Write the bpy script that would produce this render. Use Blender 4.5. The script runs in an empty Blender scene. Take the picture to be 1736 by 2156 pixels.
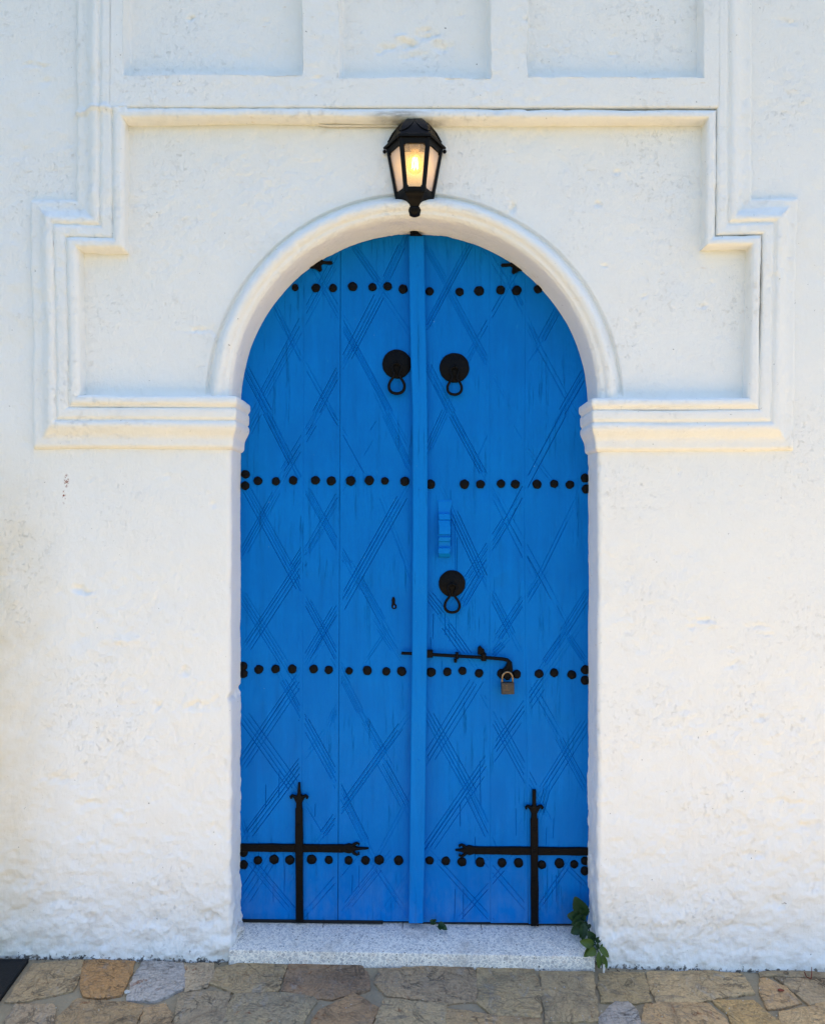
import bpy, bmesh, math, random
import numpy as np
from mathutils import Vector, Matrix
from mathutils.geometry import delaunay_2d_cdt
random.seed(7)
R = math.radians
scene = bpy.context.scene
COL = scene.collection

# ------------------------------------------------------------------ camera
F, CX, CY, DIST, EYE = 1556.0, 868.0, 1077.5, 2.62, 1.60   # focal length and centre in units of a 1736 x 2155 picture
cam = bpy.data.cameras.new('camera')
cam.sensor_fit = 'VERTICAL'; cam.sensor_height = 36.0; cam.lens = 36.0 * F / 2155.0
cam.clip_start = 0.05; cam.clip_end = 500
cam_ob = bpy.data.objects.new('camera', cam); COL.objects.link(cam_ob)
cam_ob.location = (0, -DIST, EYE); cam_ob.rotation_euler = (R(90), 0, 0)
scene.camera = cam_ob

# ------------------------------------------------------------------ daylight
SUN_EL, SUN_AZ = R(78), R(62)            # sun stands behind the building, to the right
world = bpy.data.worlds.new('World'); scene.world = world; world.use_nodes = True
wn = world.node_tree; wn.nodes.clear()
sky = wn.nodes.new('ShaderNodeTexSky'); sky.sky_type = 'NISHITA'; sky.sun_disc = False
sky.sun_elevation = SUN_EL; sky.sun_rotation = SUN_AZ
sky.air_density = 1.0; sky.dust_density = 0.8; sky.ozone_density = 1.3
bg = wn.nodes.new('ShaderNodeBackground'); bg.inputs['Strength'].default_value = 0.142
wo = wn.nodes.new('ShaderNodeOutputWorld')
wn.links.new(sky.outputs[0], bg.inputs[0]); wn.links.new(bg.outputs[0], wo.inputs[0])
sl = bpy.data.lights.new('sun', 'SUN'); sl.energy = 5.0; sl.angle = R(0.53); sl.color = (1.0, 0.90, 0.71)
so = bpy.data.objects.new('sun', sl); COL.objects.link(so)
sdir = Vector((math.sin(SUN_AZ) * math.cos(SUN_EL), math.cos(SUN_AZ) * math.cos(SUN_EL), math.sin(SUN_EL)))
so.rotation_euler = (-sdir).to_track_quat('-Z', 'Y').to_euler(); so.location = sdir * 30
vs = scene.view_settings
vs.view_transform = 'Standard'; vs.look = 'None'; vs.exposure = 1.26; vs.gamma = 1.0; vs.use_curve_mapping = False
scene.cycles.max_bounces = 10; scene.cycles.diffuse_bounces = 6; scene.cycles.transparent_max_bounces = 12
scene.cycles.sample_clamp_indirect = 4.0

# ------------------------------------------------------------------ measuring helpers
def P(px, py, y=0.0):
    k = (DIST + y) / F
    return Vector(((px - CX) * k, y, EYE + (CY - py) * k))
def X(px, y=0.0): return (px - CX) * (DIST + y) / F
def Z(py, y=0.0): return EYE + (CY - py) * (DIST + y) / F
def ground_z(x): return -0.002 - 0.017 * x
def G(px, py, h=0.0):
    """point of the sloping ground seen at a picture position"""
    dx, dz = (px - CX) / F, (CY - py) / F
    t = (ground_z(0) + h - EYE) / (dz + 0.017 * dx)
    return Vector((dx * t, -DIST + t, EYE + dz * t))

# ------------------------------------------------------------------ numpy noise
def _hash(ix, iy, iz, seed):
    h = (ix.astype(np.uint32) * np.uint32(374761393) + iy.astype(np.uint32) * np.uint32(668265263)
         + iz.astype(np.uint32) * np.uint32(2147483647) + np.uint32((seed * 974634777) & 0xffffffff))
    h = (h ^ (h >> np.uint32(13))) * np.uint32(1274126177)
    h = h ^ (h >> np.uint32(16))
    return h.astype(np.float64) / 2147483647.5 - 1.0
def vnoise(p, scale, seed=0):
    q = p * scale + 1000.0
    i = np.floor(q).astype(np.int64); f = q - i
    u = f * f * f * (f * (f * 6 - 15) + 10)
    def c(a, b, d): return _hash(i[..., 0] + a, i[..., 1] + b, i[..., 2] + d, seed)
    ux, uy, uz = u[..., 0], u[..., 1], u[..., 2]
    x00 = c(0,0,0) * (1-ux) + c(1,0,0) * ux; x10 = c(0,1,0) * (1-ux) + c(1,1,0) * ux
    x01 = c(0,0,1) * (1-ux) + c(1,0,1) * ux; x11 = c(0,1,1) * (1-ux) + c(1,1,1) * ux
    return (x00 * (1-uy) + x10 * uy) * (1-uz) + (x01 * (1-uy) + x11 * uy) * uz
def fbm(p, scale, seed=0, octaves=3):
    s = 0; a = 1.0; n = 0
    for o in range(octaves):
        s = s + a * vnoise(p, scale * 2 ** o, seed + o); n += a; a *= 0.5
    return s / n
def sstep(a, b, x):
    t = np.clip((x - a) / (b - a), 0, 1); return t * t * (3 - 2 * t)

# plaster relief: dents, scars and lumps seen in the photograph (px, py, rx, rz, depth mm)
DENTS = [(168,1238,14,9,6),(184,1243,20,4,3),(392,1410,8,9,7),(330,1488,7,6,6),(420,1486,26,8,4),(400,1490,10,6,4),(455,1480,6,11,6),(486,1470,8,10,6),
 (1483,1306,26,4,4),(1455,1322,16,4,3),(1500,1316,14,6,-3),(1592,1318,20,4,4),(1610,1338,16,4,3),(1540,1368,30,5,2),(1545,1400,20,6,3),(1440,1498,8,6,4),(1600,1510,14,6,4),
 (1080,436,7,13,6),(1062,446,16,4,3),(75,138,28,3,4),(92,158,4,20,4),(420,693,30,4,3),(452,700,5,8,4),(1262,430,8,6,3),
 (900,70,22,13,7),(862,92,16,10,8),(820,100,20,9,6),(930,100,16,9,6),(870,120,30,8,5),(800,112,10,6,4),(915,80,13,6,-5),(845,76,14,6,-5),
 (405,40,8,5,4),(560,45,12,6,3),(600,88,8,3,3),(670,180,8,6,3),(1108,60,9,5,3),(1290,115,10,4,4),(1295,360,8,6,4),(1485,640,7,5,3),(1270,560,10,4,3),
 (170,1350,24,10,3),(260,1345,40,10,-3),(230,1392,20,12,3),(120,1640,26,8,4),(190,1690,30,8,4),(210,1780,24,8,4),(250,1715,12,8,4),
 (60,1860,40,14,5),(130,1900,40,10,5),(200,1930,30,10,5),(320,1960,50,10,-4),(440,1935,40,14,6),(470,1985,40,20,-6),
 (1660,1690,26,7,5),(1690,1740,30,7,5),(1630,1770,20,6,4),(1580,1800,30,8,4),(1720,1860,16,16,6),(1640,1900,22,14,6),(1560,1950,40,8,4),(1400,1935,40,16,-5),(1300,1960,30,16,5),
 (1655,45,20,6,3),(1690,180,34,40,-1.5),(190,1010,10,6,2),(350,1000,12,5,2),(455,1060,7,7,4)]
_rng = np.random.RandomState(3)
for _ in range(90):
    px, py = _rng.uniform(0, 1736), _rng.uniform(0, 2040)
    r = _rng.uniform(3, 8); DENTS.append((px, py, r * _rng.uniform(.8, 2.2), r, _rng.uniform(.8, 2.6)))
for _ in range(150):
    px, py = _rng.uniform(0, 1736), 2040 - abs(_rng.normal(0, 190))
    if 470 < px < 1270: continue
    r = _rng.uniform(4, 11); DENTS.append((px, py, r * _rng.uniform(1, 2.6), r, _rng.uniform(-2.0, 3.4)))
def relief(p):
    """outward displacement in metres of whitewashed plaster at p (N,3)"""
    low = sstep(1.1, 0.15, p[..., 2])
    rough = sstep(-.15, .5, fbm(p, 2.3, 11, 2)) * 1.0 + low * 1.7 + .22
    d = 0.0030 * vnoise(p, 2.1, 1) + 0.0018 * vnoise(p, 5.3, 2)
    d = d + 0.0007 * vnoise(p, 14.0, 3) + rough * (0.0011 * fbm(p, 24.0, 4, 2) + 0.0007 * vnoise(p, 62.0, 6))
    n = fbm(p, 17.0, 21, 3)
    d = d - 0.0013 * rough * sstep(.16, .30, n) + 0.0009 * rough * sstep(.20, .32, -n)     # flaked coats of limewash
    d = d + low * (0.0042 * fbm(p * np.array([1, 1, 1.35]), 11.0, 31, 4) - 0.0022 * sstep(.12, .28, fbm(p * np.array([1, 1, 1.5]), 13.0, 131, 3)))
    d = d + sstep(.16, -.05, p[..., 2]) * 0.012 * (vnoise(p, 6.0, 41) + .5)               # swollen foot of the wall
    x = p[..., 0] + .010 * vnoise(p, 24, 151) + .004 * vnoise(p, 75, 153); z = p[..., 2] + .007 * vnoise(p, 26, 152) + .0035 * vnoise(p, 80, 154)
    K = F / DIST
    for kk, (px, py, rx, rz, dep) in enumerate(DENTS):
        if kk < 75: dep = dep * 1.35
        cx, cz = (px - CX) / K, EYE + (CY - py) / K
        ax, az = rx / K, rz / K
        m = (np.abs(x - cx) < 2.5 * ax) & (np.abs(z - cz) < 2.5 * az)
        if not m.any(): continue
        q = ((x[m] - cx) / ax) ** 2 + ((z[m] - cz) / az) ** 2
        d[m] -= dep * 0.001 * np.exp(-q ** 1.4) * (1 + .7 * vnoise(p[m], 70.0, 51))
    zc = EYE + (CY - 243) / K + 0.0015 * vnoise(p * np.array([1, 0, 0]), 30, 61)
    m = (x < (278 - CX) / K) & (x > (160 - CX) / K)
    d = d + np.where(m, 0.008 * np.exp(-((z - zc) / .0085) ** 2), 0)
    return d

# ------------------------------------------------------------------ mesh helpers
def link(o, parent=None):
    COL.objects.link(o)
    if parent is not None: o.parent = parent
    return o
def tag(o, label=None, cat=None, group=None, kind=None):
    if label: o['label'] = label
    if cat: o['category'] = cat
    if group: o['group'] = group
    if kind: o['kind'] = kind
    return o
def empty(name, loc=(0, 0, 0)):
    o = bpy.data.objects.new(name, None); o.location = loc; o.empty_display_size = .05
    return link(o)
def inv(parent, o):
    """parts are modelled in world space: keep them there under a parent that stands elsewhere"""
    if parent is not None:
        o.matrix_parent_inverse = parent_world(parent).inverted()
def parent_world(p):
    m = p.matrix_basis.copy()
    if p.parent is not None: m = parent_world(p.parent) @ p.matrix_parent_inverse @ m
    return m
def grid_mesh(name, arr, mat, parent=None, flip=False, mask=None):
    nu, nv = arr.shape[:2]
    me = bpy.data.meshes.new(name)
    idx = np.arange(nu * nv).reshape(nu, nv)
    q = np.stack([idx[:-1, :-1], idx[1:, :-1], idx[1:, 1:], idx[:-1, 1:]], -1)
    if flip: q = q[..., ::-1]
    q = q.reshape(-1, 4)
    if mask is not None: q = q[mask.reshape(-1)]
    used, invx = np.unique(q, return_inverse=True)
    v = arr.reshape(-1, 3)[used]; q = invx.reshape(-1, 4)
    n = len(q)
    me.vertices.add(len(v)); me.vertices.foreach_set('co', v.astype(np.float32).ravel())
    me.loops.add(n * 4); me.loops.foreach_set('vertex_index', q.astype(np.int32).ravel())
    me.polygons.add(n); me.polygons.foreach_set('loop_start', np.arange(0, n * 4, 4, dtype=np.int32))
    me.polygons.foreach_set('use_smooth', np.ones(n, dtype=bool))
    me.update(calc_edges=True); me.materials.append(mat)
    o = link(bpy.data.objects.new(name, me), parent); inv(parent, o)
    return o
def displace(arr, flip, amp=1.0):
    du = np.gradient(arr, axis=0); dv = np.gradient(arr, axis=1)
    n = np.cross(du, dv); n /= (np.linalg.norm(n, axis=-1, keepdims=True) + 1e-12)
    if flip: n = -n
    return arr + n * (relief(arr) * amp)[..., None]

class MB:
    """collects shapes and links them as ONE mesh object"""
    def __init__(s): s.v = []; s.f = []
    def add(s, vs, fs):
        b = len(s.v); s.v += [Vector(v) for v in vs]; s.f += [tuple(i + b for i in f) for f in fs]
    def box(s, lo, hi):
        (x0, y0, z0), (x1, y1, z1) = lo, hi
        s.add([(x0,y0,z0),(x1,y0,z0),(x1,y1,z0),(x0,y1,z0),(x0,y0,z1),(x1,y0,z1),(x1,y1,z1),(x0,y1,z1)],
              [(0,3,2,1),(4,5,6,7),(0,1,5,4),(1,2,6,5),(2,3,7,6),(3,0,4,7)])
    def rings(s, rings, cap=True, closed=True):
        n = len(rings[0]); b = len(s.v)
        for r in rings: s.v += [Vector(p) for p in r]
        for i in range(len(rings) - 1):
            for j in range(n if closed else n - 1):
                k = (j + 1) % n
                s.f.append((b+i*n+j, b+i*n+k, b+(i+1)*n+k, b+(i+1)*n+j))
        if cap:
            s.f.append(tuple(b + j for j in reversed(range(n))))
            s.f.append(tuple(b + (len(rings)-1)*n + j for j in range(n)))
    def tube(s, pts, r, n=8, cap=True, closed=False):
        pts = [Vector(p) for p in pts]; m = len(pts)
        rr = r if isinstance(r, (list, tuple)) else [r] * m
        rings = []; up = None
        for i, p in enumerate(pts):
            a = pts[(i-1) % m] if (closed or i > 0) else p
            c = pts[(i+1) % m] if (closed or i < m-1) else p
            t = (c - a).normalized()
            if up is None:
                up = Vector((0, 0, 1)) if abs(t.z) < .9 else Vector((0, 1, 0))
            u = (up - t * up.dot(t)).normalized(); w = t.cross(u); up = u
            rings.append([p + (u * math.cos(2*math.pi*k/n) + w * math.sin(2*math.pi*k/n)) * rr[i] for k in range(n)])
        if closed: rings.append(rings[0]); cap = False
        s.rings(rings, cap)
    def lathe_y(s, c, prof, n=24, jit=0.0, rot=0.0):
        """prof: (radius, y offset towards the viewer is negative)"""
        js = [1 + random.uniform(-jit, jit) for _ in range(n)]
        c = Vector(c)
        s.rings([[c + Vector((r*js[k]*math.cos(2*math.pi*k/n+rot), y, r*js[k]*math.sin(2*math.pi*k/n+rot))) for k in range(n)] for r, y in prof])
    def prism(s, poly, y0, y1, bev=0.0):
        """poly in (x, z), front face at y0 (nearer the viewer)"""
        pts = [Vector((p[0], p[1])) for p in poly]
        area = sum(pts[i].x*pts[(i+1)%len(pts)].y - pts[(i+1)%len(pts)].x*pts[i].y for i in range(len(pts)))
        if area > 0: pts = pts[::-1]
        c = sum(pts, Vector((0, 0))) / len(pts)
        def ins(d):
            out = []
            n = len(pts)
            for i in range(n):
                e1 = (pts[i] - pts[i-1]); e2 = (pts[(i+1)%n] - pts[i])
                if e1.length < 1e-9 or e2.length < 1e-9: out.append(pts[i]); continue
                n1 = Vector((e1.y, -e1.x)).normalized(); n2 = Vector((e2.y, -e2.x)).normalized()
                m = (n1 + n2); l = max(.35, 1 + n1.dot(n2)); out.append(pts[i] + m / l * d)
            return out
        rings = [[(p.x, y1, p.y) for p in pts]]
        if bev:
            rings.append([(p.x, y0 + bev, p.y) for p in pts]); rings.append([(p.x, y0, p.y) for p in ins(bev)])
        else: rings.append([(p.x, y0, p.y) for p in pts])
        s.rings(rings)
    def mesh(s, name, mat, angle=35, smooth=True):
        me = bpy.data.meshes.new(name); me.from_pydata([tuple(v) for v in s.v], [], s.f); me.update()
        bm = bmesh.new(); bm.from_mesh(me); bmesh.ops.recalc_face_normals(bm, faces=bm.faces); bm.to_mesh(me); bm.free()
        if smooth:
            me.polygons.foreach_set('use_smooth', [True] * len(me.polygons)); me.set_sharp_from_angle(angle=R(angle))
        for m in (mat if isinstance(mat, (list, tuple)) else [mat]): me.materials.append(m)
        return me
    def build(s, name, mat, parent=None, angle=35, smooth=True):
        o = link(bpy.data.objects.new(name, s.mesh(name, mat, angle, smooth)), parent); inv(parent, o)
        return o

# ------------------------------------------------------------------ material helpers
class NT:
    def __init__(s, name):
        s.m = bpy.data.materials.new(name); s.m.use_nodes = True
        s.t = s.m.node_tree; s.t.nodes.clear()
        s.out = s.n('ShaderNodeOutputMaterial')
    def n(s, typ, **kw):
        nd = s.t.nodes.new(typ)
        for k, v in kw.items():
            if k.startswith('i_'):
                key = k[2:].replace('_', ' ')
                sock = nd.inputs[int(key)] if key.isdigit() else nd.inputs[key]
                if hasattr(v, 'is_linked') or isinstance(v, bpy.types.NodeSocket): s.t.links.new(v, sock)
                else: sock.default_value = v
            else: setattr(nd, k, v)
        return nd
    def l(s, a, b): s.t.links.new(a, b)
    def pos(s): return s.n('ShaderNodeNewGeometry').outputs['Position']
    def objc(s): return s.n('ShaderNodeTexCoord').outputs['Object']
    def mapping(s, v, scale=(1,1,1), loc=(0,0,0), rot=(0,0,0)):
        return s.n('ShaderNodeMapping', i_Vector=v, i_Scale=scale, i_Location=loc, i_Rotation=rot).outputs[0]
    def noise(s, v, scale, detail=4, rough=.55, dist=0.0):
        return s.n('ShaderNodeTexNoise', i_Vector=v, i_Scale=scale, i_Detail=detail, i_Roughness=rough, i_Distortion=dist).outputs['Fac']
    def ramp(s, f, stops, interp='LINEAR'):
        r = s.n('ShaderNodeValToRGB', i_Fac=f); e = r.color_ramp; e.interpolation = interp
        while len(e.elements) < len(stops): e.elements.new(.5)
        for el, (p, c) in zip(e.elements, stops):
            el.position = p; el.color = (c, c, c, 1) if isinstance(c, (int, float)) else (*c, 1)
        return r.outputs[0]
    def math(s, op, a, b=0.0, c=None, clamp=False):
        kw = dict(operation=op, use_clamp=clamp, i_0=a, i_1=b)
        if c is not None: kw['i_2'] = c
        return s.n('ShaderNodeMath', **kw).outputs[0]
    def mix(s, f, a, b, mode='MIX'):
        m = s.n('ShaderNodeMix', data_type='RGBA', blend_type=mode)
        for v, i in ((f, 0), (a, 6), (b, 7)):
            if isinstance(v, bpy.types.NodeSocket): s.l(v, m.inputs[i])
            elif i == 0: m.inputs[0].default_value = v
            else: m.inputs[i].default_value = (*v, 1) if len(v) == 3 else v
        return m.outputs[2]
    def bump(s, h, dist, strength=1.0, normal=None):
        b = s.n('ShaderNodeBump', i_Height=h, i_Distance=dist, i_Strength=strength)
        if normal is not None: s.l(normal, b.inputs['Normal'])
        return b.outputs[0]
    def bsdf(s, col, rough=.6, metal=0.0, spec=.5, normal=None, **kw):
        b = s.n('ShaderNodeBsdfPrincipled')
        for v, k in ((col, 'Base Color'), (rough, 'Roughness'), (metal, 'Metallic'), (spec, 'Specular IOR Level')):
            if isinstance(v, bpy.types.NodeSocket): s.l(v, b.inputs[k])
            else: b.inputs[k].default_value = (*v, 1) if isinstance(v, tuple) and len(v) == 3 else v
        if normal is not None: s.l(normal, b.inputs['Normal'])
        s.l(b.outputs[0], s.out.inputs[0])
        return b
    def blob(s, pos, px, py, rx, ry, y=0.0):
        """0 at the centre of an elliptical patch on the wall, 1 at its rim"""
        c = P(px, py, y); K = F / DIST
        v = s.n('ShaderNodeVectorMath', operation='SUBTRACT', i_0=pos, i_1=(c.x, 0, c.z)).outputs[0]
        v = s.n('ShaderNodeVectorMath', operation='MULTIPLY', i_0=v, i_1=(K / rx, 0, K / ry)).outputs[0]
        return s.n('ShaderNodeVectorMath', operation='LENGTH', i_0=v).outputs['Value']

def mat_plaster():
    t = NT('limewashed_plaster'); p = t.pos()
    sep = t.n('ShaderNodeSeparateXYZ', i_0=p); x, y, z = sep.outputs
    big = t.noise(p, 1.7, 3); mid = t.noise(p, 9.0, 5, .6); fine = t.noise(t.mapping(p, (1, 1, .45)), 70, 4, .65)
    col = t.mix(t.ramp(big, [(.3, 0), (.7, 1)]), (.812, .832, .820), (.83, .838, .808))
    col = t.mix(t.math('MULTIPLY', t.ramp(mid, [(.35, 1), (.55, 0)]), .10), col, (.74, .72, .68))
    # ochre specks that paint warm bounce light into the plaster colour
    bounce_spk = t.math('MULTIPLY', t.ramp(t.noise(t.mapping(p, (1, 1, 2.6)), 14, 6, .7), [(.64, 0), (.72, 1)]), t.ramp(t.noise(p, 2.2, 2), [(.46, 0), (.62, 1)]))
    col = t.mix(t.math('MULTIPLY', bounce_spk, .45), col, (.62, .49, .33))
    # yellowed limewash towards the left end of the wall
    left = t.math('MULTIPLY', t.math('MULTIPLY', t.n('ShaderNodeMapRange', i_Value=x, i_From_Min=-1.20, i_From_Max=-1.46).outputs[0],
                  t.n('ShaderNodeMapRange', i_Value=z, i_From_Min=1.95, i_From_Max=1.45).outputs[0]), t.ramp(mid, [(.3, .3), (.7, 1)]))
    col = t.mix(t.math('MULTIPLY', left, .8), col, (.63, .56, .40))
    # rust drips
    n1 = t.noise(p, 95, 4, .7)
    for px, py, rx, ry, th in ((141, 1012, 6, 16, .50), (136, 1046, 4, 20, .55)):
        m = t.math('MULTIPLY', t.n('ShaderNodeMapRange', i_Value=t.blob(p, px, py, rx, ry), i_From_Min=1.0, i_From_Max=.5).outputs[0], t.ramp(n1, [(th, 0), (th + .04, 1)]))
        col = t.mix(m, col, (.20, .045, .016))
    # soot beside the lantern under the moulding
    sn = t.noise(t.mapping(p, (1, 1, 4)), 22, 4)
    m = t.math('MULTIPLY', t.n('ShaderNodeMapRange', i_Value=t.blob(p, 838, 250, 75, 13, -.03), i_From_Min=1.0, i_From_Max=.1).outputs[0], t.ramp(sn, [(.30, 0), (.62, 1)]))
    col = t.mix(t.math('MULTIPLY', m, .8), col, (.10, .095, .085))
    # grime where the wall meets the pavement
    gh = t.math('ADD', z, t.math('MULTIPLY', x, .017))
    g1 = t.math('MULTIPLY', t.n('ShaderNodeMapRange', i_Value=gh, i_From_Min=.022, i_From_Max=.001).outputs[0], 1.0)
    g2 = t.ramp(t.math('ADD', t.noise(p, 55, 5, .7), t.math('MULTIPLY', g1, .20)), [(.68, 0), (.73, 1)])
    col = t.mix(t.math('MULTIPLY', g2, .9), col, (.05, .045, .038))
    g3 = t.math('MULTIPLY', t.n('ShaderNodeMapRange', i_Value=gh, i_From_Min=.30, i_From_Max=.02).outputs[0], t.ramp(t.noise(t.mapping(p, (1, 1, 2)), 11, 5, .65), [(.5, 0), (.68, 1)]))
    col = t.mix(t.math('MULTIPLY', g3, .55), col, (.50, .43, .35))
    # fine relief: brush grain and flaking
    fl = t.ramp(t.noise(p, 40, 7, .7, .15), [(.36, 0), (.42, 1)])
    fl2 = t.ramp(t.noise(t.mapping(p, (1, 1, 1), (4, 2, 7)), 64, 6, .7, .15), [(.60, 0), (.66, 1)])
    msk = t.ramp(t.noise(p, 3.1, 2), [(.42, .15), (.62, 1)])
    h = t.math('ADD', t.math('MULTIPLY', fine, .55), t.math('MULTIPLY', t.math('ADD', fl, fl2), t.math('MULTIPLY', msk, .20)))
    h = t.math('ADD', h, t.math('MULTIPLY', t.noise(p, 30, 7, .74), 1.0))
    t.bsdf(col, .86, spec=.25, normal=t.bump(h, .0056))
    return t.m
PLASTER = mat_plaster()

def mat_paint(name, c0, c1, rough=.42):
    t = NT(name); p = t.pos()
    grain = t.noise(t.mapping(p, (1, 1, .05)), 130, 4, .6)
    crack = t.ramp(t.noise(t.mapping(p, (1, 1, .035)), 75, 5, .65), [(.36, 0), (.41, 1)])
    patch = t.noise(p, 4.2, 4)
    col = t.mix(t.ramp(patch, [(.3, 0), (.7, 1)]), c0, c1)
    streak = t.noise(t.mapping(p, (1, 1, .10)), 26, 6, .68)
    col = t.mix(t.math('MULTIPLY', t.ramp(streak, [(.52, 0), (.72, 1)]), .26), col, tuple(v * 1.35 for v in c1))
    col = t.mix(t.math('MULTIPLY', t.ramp(streak, [(.28, 1), (.46, 0)]), .45), col, tuple(v * .70 for v in c0))
    zz = t.n('ShaderNodeSeparateXYZ', i_0=p).outputs[2]
    dust = t.math('MULTIPLY', t.n('ShaderNodeMapRange', i_Value=zz, i_From_Min=.34, i_From_Max=.07).outputs[0], t.ramp(t.noise(t.mapping(p, (1, 1, .5)), 24, 7, .72), [(.44, 0), (.72, 1)]))
    col = t.mix(t.math('MULTIPLY', dust, .24), col, (.16, .27, .44))
    scuff = t.math('MULTIPLY', t.ramp(t.noise(t.mapping(p, (1, 1, .35), (5, 0, 2)), 48, 7, .75), [(.64, 0), (.70, 1)]), t.ramp(t.noise(p, 3.4, 3), [(.50, 0), (.62, 1)]))
    col = t.mix(t.math('MULTIPLY', scuff, .34), col, (.04, .32, .64))
    chip = t.math('MULTIPLY', t.ramp(t.noise(p, 120, 3), [(.735, 0), (.75, 1)]), t.ramp(t.noise(p, 5, 2), [(.52, 0), (.6, 1)]))
    col = t.mix(t.math('MULTIPLY', chip, .7), col, (.30, .55, .66))
    h = t.math('ADD', t.math('MULTIPLY', grain, .5), t.math('MULTIPLY', crack, t.ramp(patch, [(.45, .0), (.62, .8)])))
    rr = t.ramp(t.noise(p, 11, 4), [(.3, rough - .05), (.7, rough + .12)])
    t.bsdf(col, rr, spec=.06, normal=t.bump(t.math('ADD', h, t.math('MULTIPLY', t.noise(p, 14, 5, .6), .8)), .0026))
    return t.m
BLUE = mat_paint('blue_door_paint', (.0004, .134, .475), (.0006, .158, .53))
BLUE_STRIP = mat_paint('blue_strip_paint', (.001, .160, .53), (.0015, .172, .56))

def mat_iron():
    t = NT('black_painted_iron'); p = t.pos()
    n = t.noise(p, 60, 4, .6)
    col = t.mix(t.ramp(n, [(.35, 0), (.7, 1)]), (.0018, .0021, .0028), (.0042, .0046, .0055))
    spk = t.ramp(t.noise(p, 160, 2), [(.73, 0), (.76, 1)])
    col = t.mix(t.math('MULTIPLY', spk, .4), col, (.12, .07, .04))
    t.bsdf(col, t.ramp(n, [(.3, .40), (.7, .62)]), spec=.09, normal=t.bump(t.noise(p, 85, 4), .0012))
    return t.m
IRON = mat_iron()
def simple(name, col, rough=.6, spec=.5, metal=0.0, scale=40, var=.25, bump=.0006):
    t = NT(name); p = t.objc()
    n = t.noise(p, scale, 4, .6)
    c = t.mix(t.ramp(n, [(.3, 0), (.7, 1)]), tuple(v * (1 - var) for v in col), tuple(min(1, v * (1 + var)) for v in col))
    t.bsdf(c, rough, metal, spec, t.bump(n, bump))
    return t.m
LAMP_BLACK = simple('black_lantern_paint', (.0040, .0040, .0045), .36, .10, 0, 60, .3, .0003)
BRASS = simple('tarnished_brass', (.046, .041, .037), .55, .35, .2, 90, .35, .0004)
SHACKLE = simple('worn_brass_shackle', (.24, .17, .10), .36, .5, .85, 120, .4, .0004)
RUBBER = simple('black_rubber', (.006, .007, .009), .62, .25, 0, 90, .3, .0010)
CABLE = simple('whitewashed_cable', (.66, .65, .62), .6, .4, 0, 40, .08, .0005)
DARK_CORE = simple('rubble_core', (.25, .23, .2), .9, .2, 0, 10, .2, .001)
CHUNK = simple('crumbled_plaster', (.62, .60, .56), .9, .2, 0, 70, .25, .004)
TWIG = simple('dry_twig', (.20, .14, .085), .8, .3, 0, 60, .4, .0005)
DRYLEAF = simple('dry_red_leaf', (.20, .045, .022), .7, .3, 0, 80, .4, .0005)
PEBBLE = simple('pale_pebble', (.62, .60, .55), .7, .3, 0, 50, .15, .0006)

def mat_terrazzo():
    t = NT('terrazzo'); p = t.pos()
    d = t.n('ShaderNodeVectorMath', operation='ADD', i_0=p, i_1=t.n('ShaderNodeVectorMath', operation='SCALE', i_0=t.n('ShaderNodeTexNoise', i_Vector=p, i_Scale=55).outputs['Color'], i_Scale=.007).outputs[0]).outputs[0]
    base = (.86, .82, .72)
    col = t.mix(t.ramp(t.noise(p, 7, 3), [(.3, 0), (.7, 1)]), base, (.80, .755, .66))
    for sc, thr, cols in ((78, .0040, [(0, (.54, .53, .49)), (.35, (.62, .60, .55)), (.7, (.66, .60, .52)), (.9, (.42, .41, .39))]), (190, .0013, [(0, (.50, .50, .49)), (.72, (.52, .48, .44)), (.93, (.10, .10, .10))])):
        e = t.n('ShaderNodeTexVoronoi', feature='DISTANCE_TO_EDGE', i_Vector=d, i_Scale=sc)
        v = t.n('ShaderNodeTexVoronoi', feature='F1', i_Vector=d, i_Scale=sc)
        rnd = t.n('ShaderNodeSeparateColor', i_0=v.outputs['Color'])
        m = t.math('MULTIPLY', t.ramp(e.outputs['Distance'], [(.10, 0), (.16, 1)]), t.ramp(rnd.outputs[1], [(.34, 0), (.36, 1)]))
        col = t.mix(m, col, t.ramp(rnd.outputs[0], cols, 'CONSTANT'))
    dirt = t.math('MULTIPLY', t.ramp(t.noise(p, 9, 5, .65), [(.55, 0), (.75, 1)]), .5)
    col = t.mix(dirt, col, (.36, .31, .25))
    t.bsdf(col, .55, spec=.4, normal=t.bump(t.noise(p, 210, 3), .0010))
    return t.m
TERRAZZO = mat_terrazzo()

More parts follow.
